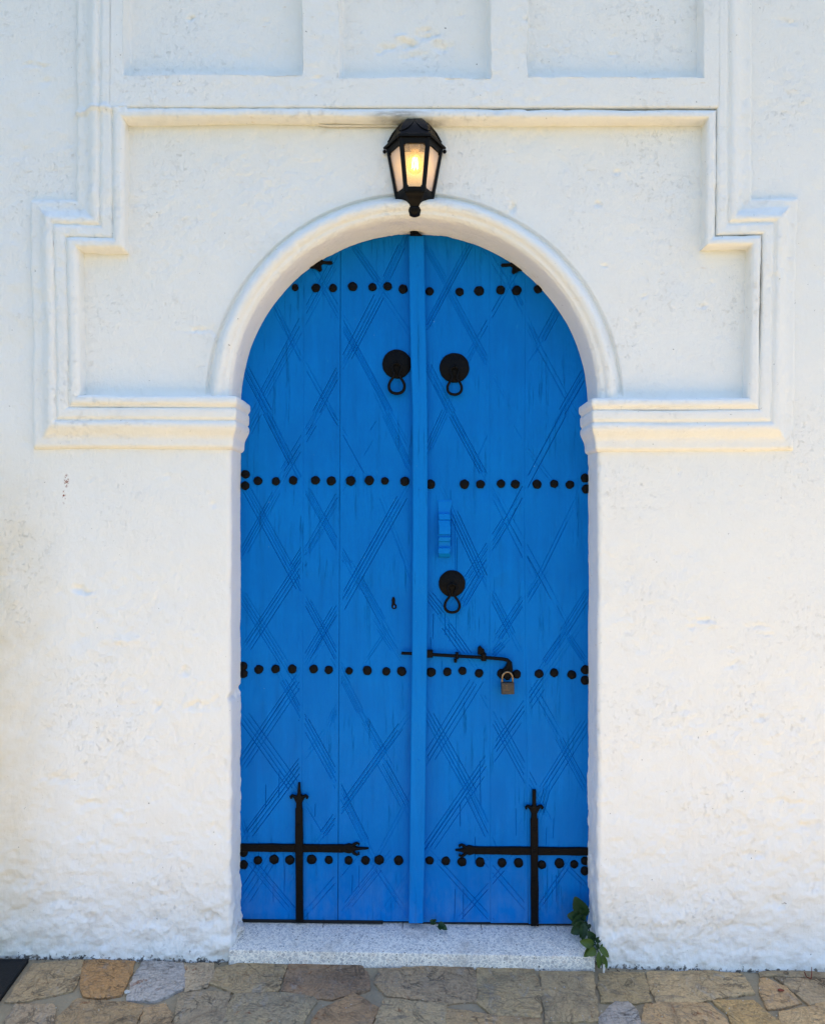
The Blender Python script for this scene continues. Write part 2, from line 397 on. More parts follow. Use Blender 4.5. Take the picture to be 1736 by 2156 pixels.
def mat_stone():
    t = NT('paving_stone'); p = t.pos()
    oi = t.n('ShaderNodeObjectInfo')
    off = t.n('ShaderNodeVectorMath', operation='SCALE', i_0=t.n('ShaderNodeCombineXYZ', i_0=oi.outputs['Random'], i_1=oi.outputs['Random']).outputs[0], i_Scale=37.0).outputs[0]
    q = t.n('ShaderNodeVectorMath', operation='ADD', i_0=p, i_1=off).outputs[0]
    n = t.noise(q, 7, 7, .66, .9)
    col = t.mix(1.0, oi.outputs['Color'], t.ramp(n, [(.25, (.58, .57, .58)), (.45, (.95, .95, .96)), (.60, (1.05, 1.02, .98)), (.78, (1.35, 1.28, 1.15))]), 'MULTIPLY')
    lam = t.noise(t.mapping(q, (1, 3.0, 1), rot=(0, 0, .5)), 12, 8, .74, 1.5)
    col = t.mix(t.math('MULTIPLY', t.ramp(lam, [(.52, 0), (.62, 1)]), .55), col, (.20, .165, .125))
    col = t.mix(t.math('MULTIPLY', t.ramp(t.noise(t.mapping(q, (2.2, 1, 1), (3, 1, 0)), 10, 7, .7, 1.0), [(.56, 0), (.68, 1)]), .45), col, (.36, .345, .32))
    rust = t.math('MULTIPLY', t.ramp(t.noise(q, 15, 8, .76, 1.2), [(.575, 0), (.64, 1)]), t.ramp(t.noise(q, 4.5, 3), [(.49, 0), (.58, 1)]))
    col = t.mix(t.math('MULTIPLY', rust, .85), col, (.25, .088, .026))
    # hairline cracks
    ck = t.n('ShaderNodeMath', operation='ABSOLUTE', i_0=t.math('SUBTRACT', t.noise(q, 5.5, 6, .62, 1.2), .5)).outputs[0]
    ckm = t.math('MULTIPLY', t.ramp(ck, [(.004, 1), (.012, 0)]), t.ramp(t.noise(q, 6, 2), [(.50, 0), (.56, 1)]))
    col = t.mix(t.math('MULTIPLY', ckm, .42), col, (.05, .042, .035))
    col = t.mix(1.0, col, t.ramp(t.noise(q, 130, 5, .75), [(.3, .68), (.55, 1.0), (.75, 1.2)]), 'MULTIPLY')
    lay = t.ramp(t.noise(q, 9, 7, .66, 1.4), [(.40, 0), (.43, .4), (.50, .45), (.53, .8), (.62, .8), (.64, 1)])
    h = t.math('ADD', t.math('MULTIPLY', lay, .8), t.math('ADD', t.math('MULTIPLY', n, .8), t.math('MULTIPLY', t.noise(q, 80, 6, .75), .5)))
    h = t.math('SUBTRACT', h, t.math('MULTIPLY', ckm, .5))
    t.bsdf(col, .68, spec=.35, normal=t.bump(h, .008))
    return t.m
STONE = mat_stone()
def mat_mortar(name, c0, c1, sc=1.0):
    t = NT(name); p = t.pos()
    n = t.noise(p, 12 * sc, 6, .65); f = t.noise(p, 110 * sc, 4, .7)
    col = t.mix(t.ramp(n, [(.3, 0), (.7, 1)]), c0, c1)
    col = t.mix(t.math('MULTIPLY', t.ramp(t.noise(p, 26 * sc, 5, .7), [(.62, 0), (.7, 1)]), .5), col, (.09, .075, .055))
    t.bsdf(col, .9, spec=.2, normal=t.bump(t.math('ADD', n, t.math('MULTIPLY', f, .5)), .006))
    return t.m
MORTAR = mat_mortar('sandy_mortar', (.27, .225, .15), (.37, .31, .21))
DARK_GROUND = mat_mortar('low_bounce_ground', (.055, .060, .030), (.085, .080, .045), .4)  # dark tone invented to hold down bounce from farther ground
PAVING = mat_mortar('warm_bounce_stone', (.53, .39, .23), (.58, .43, .26), .4)  # warm tone made up to throw sunlight onto the lower wall

def mat_leaf(name, c0, c1):
    t = NT(name); p = t.objc()
    n = t.noise(p, 45, 4)
    col = t.mix(t.ramp(n, [(.3, 0), (.7, 1)]), c0, c1)
    b = t.bsdf(col, .48, spec=.4, normal=t.bump(t.noise(p, 160, 3), .0015))
    tr = t.n('ShaderNodeBsdfTranslucent', i_Color=(c1[0]*1.4, c1[1]*1.4, c1[2], 1))
    m = t.n('ShaderNodeMixShader', i_0=.22); t.l(b.outputs[0], m.inputs[1]); t.l(tr.outputs[0], m.inputs[2]); t.l(m.outputs[0], t.out.inputs[0])
    return t.m
LEAF_DARK = mat_leaf('dark_leaf', (.012, .040, .012), (.022, .062, .016))
LEAF_LIGHT = mat_leaf('young_leaf', (.040, .085, .012), (.075, .125, .020))

def mat_pane():
    t = NT('frosted_pane')
    tr = t.n('ShaderNodeBsdfTransparent', i_Color=(.97, .95, .93, 1)); tl = t.n('ShaderNodeBsdfTranslucent', i_Color=(.92, .86, .84, 1))
    df = t.n('ShaderNodeBsdfDiffuse', i_Color=(.80, .74, .74, 1)); gl = t.n('ShaderNodeBsdfGlossy', i_Roughness=.15)
    a = t.n('ShaderNodeMixShader', i_0=.55); t.l(df.outputs[0], a.inputs[1]); t.l(tl.outputs[0], a.inputs[2])
    b = t.n('ShaderNodeMixShader', i_0=.62); t.l(tr.outputs[0], b.inputs[1]); t.l(a.outputs[0], b.inputs[2])
    c = t.n('ShaderNodeMixShader', i_0=.05); t.l(b.outputs[0], c.inputs[1]); t.l(gl.outputs[0], c.inputs[2])
    t.l(c.outputs[0], t.out.inputs[0]); return t.m
def mat_clear(name, tint, g=.07, opacity=0.0):
    t = NT(name)
    tr = t.n('ShaderNodeBsdfTransparent', i_Color=(*tint, 1)); gl = t.n('ShaderNodeBsdfGlossy', i_Roughness=.05)
    b = t.n('ShaderNodeMixShader', i_0=g); t.l(tr.outputs[0], b.inputs[1]); t.l(gl.outputs[0], b.inputs[2])
    if opacity:
        df = t.n('ShaderNodeBsdfTranslucent', i_Color=(.9, .85, .82, 1)); c = t.n('ShaderNodeMixShader', i_0=opacity)
        t.l(b.outputs[0], c.inputs[1]); t.l(df.outputs[0], c.inputs[2]); b = c
    t.l(b.outputs[0], t.out.inputs[0]); return t.m
def mat_emit(name, col, s):
    t = NT(name); e = t.n('ShaderNodeEmission', i_Color=(*col, 1), i_Strength=s); t.l(e.outputs[0], t.out.inputs[0]); return t.m
PANE_SIDE = mat_pane()
PANE_FRONT = mat_clear('clear_pane', (.96, .95, .93), .05, .22)
BULB_GLASS = mat_clear('amber_bulb_glass', (1.0, .86, .52), .10)
FILAMENT = mat_emit('glowing_filament', (1.0, .72, .32), 9)
REFLECTOR = simple('white_lantern_back', (.80, .76, .72), .7, .3, 0, 30, .03, .0002)

# ================================================================== GROUND
def ground_sheet(name, x0, x1, y0, y1, drop, mat, nx, ny, amp):
    xs = np.linspace(x0, x1, nx); ys = np.linspace(y0, y1, ny)
    a = np.zeros((nx, ny, 3)); a[..., 0] = xs[:, None]; a[..., 1] = ys[None, :]
    a[..., 2] = -0.002 - 0.017 * a[..., 0] - drop
    if amp: a[..., 2] += amp * fbm(a, 14.0, 77, 3)
    return grid_mesh(name, a, mat)
tag(ground_sheet('ground', -90, 90, -120, 40, .030, DARK_GROUND, 40, 40, 0), kind='structure')
tag(ground_sheet('bounce_sheet', -1.9, 9.0, -3.3, 0.0, .012, PAVING, 60, 40, .003), kind='structure')  # unseen sheet added for warm bounce from below and the right
pavement = tag(ground_sheet('pavement', -2.6, 2.6, -.84, .30, .004, MORTAR, 420, 110, .0022), kind='structure')

# ================================================================== PAVING STONES
def c7(l): return [(cx / 3.299, 1578.9 + cy / 3.299) for cx, cy in l]
def c8(l): return [((2299 + cx / 1.736) / 1.9003, 1578.9 + cy / 3.299) for cx, cy in l]
def cm(l): return [((800 + cx / 1.0212) / 1.9003, (3500 + cy / 1.0212) / 1.9003) for cx, cy in l]
TAN, GREY, BROWN, RED, OR_, SLATE, BUFF, OCHRE = (.235,.200,.150), (.215,.195,.165), (.215,.175,.125), (.160,.125,.100), (.235,.155,.085), (.25,.275,.345), (.265,.225,.165), (.275,.215,.125)
STONES = [
 (c7([(240,1495),(400,1482),(565,1470),(548,1560),(500,1665),(300,1712),(140,1745),(60,1742),(130,1640)]), TAN),
 (c7([(592,1470),(700,1462),(930,1475),(900,1560),(832,1700),(700,1716),(586,1700),(576,1590)]), OR_),
 (c7([(1000,1472),(1130,1478),(1255,1490),(1278,1530),(1272,1650),(1150,1708),(1075,1738),(900,1730),(925,1620)]), SLATE),
 (c7([(1292,1496),(1475,1490),(1478,1560),(1440,1636),(1296,1668),(1298,1560)]), (.27,.245,.215)),
 (cm([(75,382),(200,362),(350,372),(310,475),(150,480),(48,442)]), (.225,.195,.145)),
 (cm([(372,362),(640,367),(677,402),(682,468),(540,504),(430,495),(347,470)]), RED),
 (cm([(737,392),(920,380),(1098,377),(1123,420),(1122,518),(1000,520),(850,500),(762,490),(722,442)]), (.215,.185,.15)),
 (cm([(1134,386),(1358,392),(1386,480),(1382,578),(1200,572),(1140,520)]), (.225,.20,.15)),
 (cm([(1394,402),(1598,402),(1603,480),(1622,590),(1412,598),(1404,470)]), (.22,.195,.15)),
 (c7([(112,1778),(358,1776),(360,1850),(350,2010),(30,2010),(62,1880)]), (.225,.20,.175)),
 (c7([(548,1734),(850,1762),(975,1778),(956,1850),(900,2010),(385,2010),(424,1850)]), BROWN),
 (c7([(1012,1792),(1140,1776),(1178,1850),(1182,2010),(950,2010)]), (.235,.19,.14)),
 (c7([(1254,1702),(1420,1690),(1588,1692),(1560,1830),(1520,2010),(1222,2010),(1238,1800)]), (.205,.19,.165)),
 (cm([(150,492),(320,488),(458,497),(468,522),(420,590),(400,660),(84,660),(112,552)]), (.205,.195,.165)),
 (cm([(492,560),(620,490),(722,550),(690,609),(640,660),(436,660)]), (.225,.17,.12)),
 (cm([(764,512),(1000,530),(1004,620),(1000,660),(704,660),(742,552)]), (.265,.235,.18)),
 (cm([(1014,548),(1200,582),(1386,592),(1388,660),(1012,660)]), (.25,.205,.145)),
 (c8([(182,1562),(330,1552),(468,1557),(493,1650),(508,1742),(380,1752),(192,1742),(174,1640)]), (.215,.185,.13)),
 (c8([(514,1550),(900,1542),(1148,1562),(1222,1690),(1000,1718),(820,1748),(582,1758),(532,1660)]), BUFF),
 (c8([(1294,1602),(1330,1597),(1450,1652),(1546,1748),(1488,1772),(1332,1792),(1294,1690)]), (.285,.22,.15)),
 (c8([(1404,1588),(1740,1602),(1900,1640),(1850,1740),(1624,1766),(1504,1660)]), (.235,.205,.165)),
 (c8([(1290,1547),(1500,1538),(1800,1560),(1800,1588),(1420,1574),(1300,1580)]), (.22,.195,.155)),
 (c8([(282,1762),(362,1757),(428,1830),(448,1910),(440,2010),(178,2010),(192,1850)]), (.235,.245,.285)),
 (c8([(502,1772),(700,1762),(916,1767),(1014,1850),(1072,1960),(1080,2010),(474,2010),(482,1870)]), (.27,.215,.15)),
 (c8([(964,1747),(1238,1752),(1296,1810),(1416,1900),(1450,2010),(1124,2010),(1084,1850)]), OCHRE),
 (c8([(1434,1832),(1740,1762),(1900,1764),(1900,2010),(1500,2010),(1424,1870)]), (.30,.245,.17)),
]
def make_stone(poly, colour, h0=.0058):
    """poly: ground points (x, y); a flat irregular flagstone bedded in the mortar"""
    n = len(poly); pts = []
    poly = [Vector(q) for q in poly]; pc = sum(poly, Vector((0, 0))) / n; poly = [q + (q - pc).normalized() * .0100 for q in poly]
    for i in range(n):
        a, b = Vector(poly[i]), Vector(poly[(i + 1) % n]); k = max(1, int((b - a).length / .017))
        for j in range(k):
            q = a.lerp(b, j / k)
            pts.append(q + Vector((random.uniform(-1, 1), random.uniform(-1, 1))) * (.0036 if j else .0025))
    n = len(pts); c = sum(pts, Vector((0, 0))) / n
    tilt = (random.uniform(-.008, .008), random.uniform(-.008, .008))
    def top(q, h):
        return Vector((q.x, q.y, ground_z(q.x) + h + tilt[0] * (q.x - c.x) + tilt[1] * (q.y - c.y) + random.uniform(-.0007, .0007)))
    m = MB()
    m.rings([[top(p, -.012) for p in pts], [top(p, h0 * .55) for p in pts], [top(p + (c - p).normalized() * .006, h0) for p in pts],
             [top(p.lerp(c, .35), h0 + random.uniform(0, .0016)) for p in pts], [top(p.lerp(c, .72), h0 + random.uniform(0, .0022)) for p in pts]])
    o = m.build('paving_stone', STONE, pavement, 50)
    o.color = (colour[0] * 2.14, colour[1] * 1.78, colour[2] * 1.28, 1)
    return o
for poly, colour in STONES:
    make_stone([(G(px, py).x, G(px, py).y) for px, py in poly], colour)
# the pavement goes on to both sides of the picture and towards the street
def fill(x0, x1, y0, y1):
    y = y0
    while y - .06 > y1:
        d = random.uniform(.14, .2); x = x0 + random.uniform(-.1, .05)
        while x < x1:
            w = random.uniform(.17, .36); g = .012; j = lambda: random.uniform(-.014, .014)
            if x + w / 2 < x1:
                make_stone([(x + g + j(), y - g + j()), (x + w * .5, y - g + j()), (x + w - g + j(), y - g + j()), (x + w - g + j(), y - d * .5), (x + w - g + j(), y - d + g + j()), (x + w * .5, y - d + g + j()), (x + g + j(), y - d + g + j())],
                           random.choice([TAN, GREY, BROWN, BUFF, (.24,.2,.15), (.27,.235,.18)]))
            x += w
        y -= d
fill(1.60, 2.35, -.03, -.42); fill(-2.35, -1.64, -.03, -.42); fill(-2.35, 2.35, -.43, -.80)

# ================================================================== WALL
wall = empty('whitewashed_wall', (0, 0, 0))
tag(wall, 'whitewashed plaster house wall with stepped mouldings around the arched doorway', 'wall')
AC = P(872, 844); AX, AZ, AR = AC.x, AC.z, .650        # centre and radius of the arch
XL, XR = AX - AR, AX + AR                              # jambs
YD = .150                                              # face of the door leaves
WX0, WX1, WTOP, RC = -3.3, 2.7, 3.60, .016
def uspace(n):                                         # denser near the opening
    t = np.linspace(0, 1, n); return .30 * t + .70 * t ** 2.4
def corner(n_side=26):
    """profile round the arris and into the reveal: (distance from the opening edge, y)"""
    out = []
    for k in range(1, 7):
        a = math.pi / 2 * k / 6; out.append((RC - RC * math.sin(a), RC - RC * math.cos(a)))
    out += [(0.0, y) for y in np.linspace(RC, YD - .001, n_side)[1:]]
    return out
def jamb_patch(side):
    wx = WX0 if side < 0 else WX1; xe = XL if side < 0 else XR
    u = uspace(330)
    xs = list((xe + side * RC) + (wx - xe - side * RC) * u)[::-1]
    prof = [(x, 0.0) for x in xs] + [(xe + side * d, y) for d, y in corner()]
    zs = np.linspace(-.16, AZ, 370)
    a = np.zeros((len(prof), len(zs), 3))
    a[..., 0] = np.array([p[0] for p in prof])[:, None]; a[..., 1] = np.array([p[1] for p in prof])[:, None]; a[..., 2] = zs[None, :]
    # the jambs are not perfectly plumb: they swell a little at the foot
    foot = np.clip((.12 - a[..., 2]) / .2, 0, 1)
    a[..., 0] += side * foot * .0
    return displace(a, side > 0)
def arch_patch():
    nt = 560
    th = np.linspace(math.pi, 0, nt)
    ct, st = np.cos(th), np.sin(th)
    u = uspace(330)
    def rect(c, s):
        rs = []
        if c < -1e-9: rs.append((WX0 - AX) / c)
        if c > 1e-9: rs.append((WX1 - AX) / c)
        if s > 1e-9: rs.append((WTOP - AZ) / s)
        return min(rs)
    rr = np.array([rect(c, s) for c, s in zip(ct, st)])
    rad = (AR + RC) + (rr[:, None] - AR - RC) * u[None, :]
    rad = rad[:, ::-1]
    cor = corner()
    a = np.zeros((nt, rad.shape[1] + len(cor), 3))
    full = np.concatenate([rad, np.tile(np.array([AR + d for d, y in cor])[None, :], (nt, 1))], 1)
    ys = np.concatenate([np.zeros(rad.shape[1]), np.array([y for d, y in cor])])
    a[..., 0] = AX + full * ct[:, None]; a[..., 1] = ys[None, :]; a[..., 2] = AZ + full * st[:, None]
    a = displace(a, True)
    # incised line round the archivolt, fading out on the imposts
    g = sstep(.7400, .7340, full) * sstep(.652, .668, full) * sstep(.02, .05, st)[:, None]
    a[..., 1] += .013 * g
    return a
jl, jr, ap = jamb_patch(-1), jamb_patch(1), arch_patch()
def merge_wall():
    me = bpy.data.meshes.new('wall_face'); off = 0; V, Q = [], []; ids = []
    for arr_, fl in ((jl, False), (jr, True), (ap, True)):
        n0, n1 = arr_.shape[:2]; idx = off + np.arange(n0 * n1).reshape(n0, n1); ids.append(idx); V.append(arr_.reshape(-1, 3)); off += n0 * n1
    ids[0][:, -1] = ids[2][0, :]; ids[1][:, -1] = ids[2][-1, :]
    for idx, fl in zip(ids, (False, True, True)):
        q = np.stack([idx[:-1, :-1], idx[1:, :-1], idx[1:, 1:], idx[:-1, 1:]], -1)
        Q.append((q[..., ::-1] if fl else q).reshape(-1, 4))
    V = np.concatenate(V); Q = np.concatenate(Q); used, iv = np.unique(Q, return_inverse=True); V = V[used]; Q = iv.reshape(-1, 4); n = len(Q)
    me.vertices.add(len(V)); me.vertices.foreach_set('co', V.astype(np.float32).ravel())
    me.loops.add(n * 4); me.loops.foreach_set('vertex_index', Q.astype(np.int32).ravel())
    me.polygons.add(n); me.polygons.foreach_set('loop_start', np.arange(0, n * 4, 4, dtype=np.int32)); me.polygons.foreach_set('use_smooth', np.ones(n, dtype=bool))
    me.update(calc_edges=True); me.materials.append(PLASTER)
    link(bpy.data.objects.new('wall_face', me), wall)
merge_wall()
core = MB()
core.box((WX0, .022, -.3), (XL - .06, 1.2, WTOP - .02)); core.box((XR + .06, .022, -.3), (WX1, 1.2, WTOP - .02))
core.box((XL - .06, .022, AZ + AR + .06), (XR + .06, 1.2, WTOP - .02)); core.box((XL - .06, .32, -.3), (XR + .06, 1.2, AZ + AR + .06))
core.build('wall_core', DARK_CORE, wall, smooth=False)
cop = MB(); cop.box((WX0 - .05, -.06, WTOP), (WX1 + .05, 1.26, WTOP + .09)); cop.build('coping', PLASTER, wall, smooth=False)
endp = MB(); endp.box((WX1 + .001, .004, -.3), (WX1 + .03, 1.2, WTOP - .001)); endp.box((WX0 - .03, .004, -.3), (WX0 - .001, 1.2, WTOP - .001)); endp.build('end_face', PLASTER, wall, smooth=False)

# ------------------------------------------------------------------ mouldings
def resample(pts, step, smooth=1):
    out = []
    for (a0, b0), (a1, b1) in zip(pts[:-1], pts[1:]):
        k = max(1, int(math.hypot(a1 - a0, b1 - b0) / step + .5))
        for j in range(k): out.append((a0 + (a1 - a0) * j / k, b0 + (b1 - b0) * j / k))
    out.append(pts[-1]); a = np.array(out)
    for _ in range(smooth):
        b = a.copy(); b[1:-1] = .25 * a[:-2] + .5 * a[1:-1] + .25 * a[2:]; a = b
    return a
def frame_sweep(name, path, prof, ret_start=None, ret_end=None):
    """path: corners in the wall plane (inner edge); prof: (offset outwards, height); ret_*: the profile turns into the doorway"""
    Q = [np.array(q) for q in path]
    d = [(b - a) / np.linalg.norm(b - a) for a, b in zip(Q[:-1], Q[1:])]
    nrm = [np.array((-v[1], v[0])) for v in d]
    m = [nrm[0]] + [(a + b) / (1 + a @ b) for a, b in zip(nrm[:-1], nrm[1:])] + [nrm[-1]]
    rings = []
    o, h = prof[:, 0], prof[:, 1]
    for q, mm in zip(Q, m):
        r = np.zeros((len(prof), 3)); r[:, 0] = q[0] + mm[0] * o; r[:, 1] = -h; r[:, 2] = q[1] + mm[1] * o
        rings.append(r)
    if ret_start:
        rings[0][:, 0] += ret_start * h * .6; b = rings[0].copy(); b[:, 1] = YD - .001; rings.insert(0, b)
    if ret_end:
        rings[-1][:, 0] += ret_end * h * .6; b = rings[-1].copy(); b[:, 1] = YD - .001; rings.append(b)
    out = []
    for a, b in zip(rings[:-1], rings[1:]):
        k = max(2, int(np.abs(b - a).sum(-1).max() / .007))
        for j in range(k): out.append(a + (b - a) * j / k)
    out.append(rings[-1])
    arr = np.stack(out)
    # hand-run mouldings wander by a few millimetres
    w = np.stack([vnoise(arr, 1.7, 81), np.zeros(arr.shape[:2]), vnoise(arr, 1.9, 83)], -1) * .0035
    w = w + np.stack([vnoise(arr, 9, 84), np.zeros(arr.shape[:2]), vnoise(arr, 9, 85)], -1) * .0012
    w[..., 0] *= (arr[..., 1] <= .0)
    arr = displace(arr + w, False, 1.25)
    return grid_mesh(name, arr, PLASTER, wall)
def WP(px, py): p = P(px, py); return (p.x, p.z)
in_l = [(XL, Z(838)), WP(182, 837), WP(176, 531), WP(272, 533), WP(272, 264)]
in_r = [WP(1473, 266), WP(1470, 530), WP(1566, 528), WP(1561, 841), (XR, Z(843))]
profA = resample([(0, -.012), (0, .046), (.006, .056), (.021, .057), (.027, .054), (.030, .051), (.0325, .046), (.038, .0445), (.044, .030)], .0035, 1)
profB = resample([(.0390, .022), (.0400, .042), (.043, .048), (.050, .0505), (.071, .050), (.077, .047), (.081, .041), (.085, .041), (.089, .048), (.096, .0505), (.104, .050),
                  (.112, .046), (.122, .038), (.132, .029), (.142, .0235), (.150, .022), (.168, .021), (.175, .017), (.180, .006), (.183, -.012)], .0035, 1)
frame_sweep('inner_moulding', in_l + in_r, profA, 1, -1)
tl, tr = WP(272, -200), WP(1473, -200)
frame_sweep('outer_moulding', in_l[:-1] + [tl], profB, 1, None)
frame_sweep('outer_moulding', [tr] + in_r[1:], profB, None, -1)

# archivolt: a roll and fillet round the arch
profR = resample([(.735, -.020), (.731, -.010), (.724, -.008), (.719, -.002), (.715, .008), (.710, .018), (.704, .027), (.694, .033), (.684, .033), (.675, .028), (.669, .019),
                  (.665, .017), (.659, .017), (.655, .012), (.6495, .004), (.6478, -.010), (.6476, -.026), (.6475, -.046), (.6505, -.050)], .0035, 1)
nt = 360; th = np.linspace(math.pi + .012, -.012, nt)
arr = np.zeros((nt, len(profR), 3)); wob = 1 + .004 * np.sin(th * 3 + 1) * 0
rad = profR[None, :, 0] + .0022 * vnoise(np.stack([np.cos(th), np.sin(th), 0 * th], -1), 2.6, 91)[:, None] * (profR[None, :, 0] > .656)
arr[..., 0] = AX + rad * np.cos(th)[:, None]; arr[..., 1] = -profR[None, :, 1]; arr[..., 2] = AZ + rad * np.sin(th)[:, None]
grid_mesh('arch_moulding', displace(arr, True, 1.1), PLASTER, wall, flip=True)

# raised block above the doorway with three sunk panels
PH = -.0505
bx0, bx1 = WP(272, 0)[0] - .0452, WP(1473, 0)[0] + .0452
bz0 = Z(264) + .0375
NICHES = [(X(262, PH), X(633, PH), Z(155, PH)), (X(717, PH), X(1029, PH), Z(156, PH)), (X(1113, PH), X(1478, PH), Z(160, PH))]
xs = np.linspace(bx0, bx1, 330); zs = np.linspace(bz0, WTOP - .004, 130)
ex = [e for n_ in NICHES for e in n_[:2]]
xs = np.unique(np.round(np.concatenate([xs] + [e + np.array([-.010, -.007, -.004, -.002, 0, .002, .004, .007, .010]) for e in ex]), 5))
zs = np.unique(np.round(np.concatenate([zs] + [n_[2] + np.array([-.008, -.004, -.002, 0, .002, .004, .008]) for n_ in NICHES]), 5))
a = np.zeros((len(xs), len(zs), 3)); a[..., 0] = xs[:, None]; a[..., 2] = zs[None, :]
wob = .0026 * vnoise(a * np.array([1, 0, 1]), 5.5, 95) + .0012 * vnoise(a * np.array([1, 0, 1]), 19, 96)
dep = np.zeros(a.shape[:2]); inside = np.zeros(a.shape[:2], bool); which = np.full(a.shape[:2], -1)
for i, (x0, x1, z0) in enumerate(NICHES):
    soft = .0045 if i != 1 else .006
    s = np.minimum(np.minimum(a[..., 0] - x0, x1 - a[..., 0]), (a[..., 2] - z0) * (1 if i != 1 else .55)) + wob
    dep = np.maximum(dep, sstep(-soft, soft, s) * (.047 if i != 1 else .050)); which[s > -soft] = i
a[..., 1] = PH + dep
low = np.clip(1 - (a[..., 2] - bz0) / .006, 0, 1); a[..., 1] += low ** 2 * .003
a = displace(a, False, 1.1)
lip = a[:, :1].copy(); lip[..., 1] = -.012; lip2 = a[:, :1].copy(); lip2[..., 1] = PH + .008
a = np.concatenate([lip, lip2, a], 1); which = np.concatenate([which[:, :1], which[:, :1], which], 1)
wq = which[:-1, :-1]
grid_mesh('upper_face', a, PLASTER, wall, mask=(wq < 0))
for i in range(3): grid_mesh('sunk_panel', a, PLASTER, wall, mask=(wq == i))

# ================================================================== DOOR
def DW(px, py, h=0.0): return P(px, py, YD - h)
def dz_bottom(px): return 1936.5 + (px - 508) * 8.5 / 730
leaf_l = empty('door_leaf', DW(687, dz_bottom(687)))
leaf_r = empty('door_leaf', DW(1070, dz_bottom(1070)))
GRP = 'pair of arched door leaves'
tag(leaf_l, 'left blue plank door leaf with keyhole plate and one ring knocker', 'door', GRP)
tag(leaf_r, 'right blue plank door leaf with padlocked bolt, carved latch and cover strip', 'door', GRP)
def g1(l): return ('1', l)
def tf(c, x, y):
    if c == 1: nx, ny = 900 + x / 2.17, 850 + y / 2.17
    elif c == 2: nx, ny = 1600 + x / 2.17, 850 + y / 2.17
    elif c == 3: nx, ny = 930 + x / 2.156, 1650 + y / 2.156
    elif c == 4: nx, ny = 1630 + x / 2.156, 1650 + y / 2.156
    elif c == 5: nx, ny = 930 + x / 1.96, 2600 + y / 1.96
    else: nx, ny = 1630 + x / 1.96, 2600 + y / 1.96
    p = P(nx / 1.9003, ny / 1.9003, YD); return Vector((p.x, p.z))
SCALE_OF = {1: 2.17, 2: 2.17, 3: 2.156, 4: 2.156, 5: 1.96, 6: 1.96}
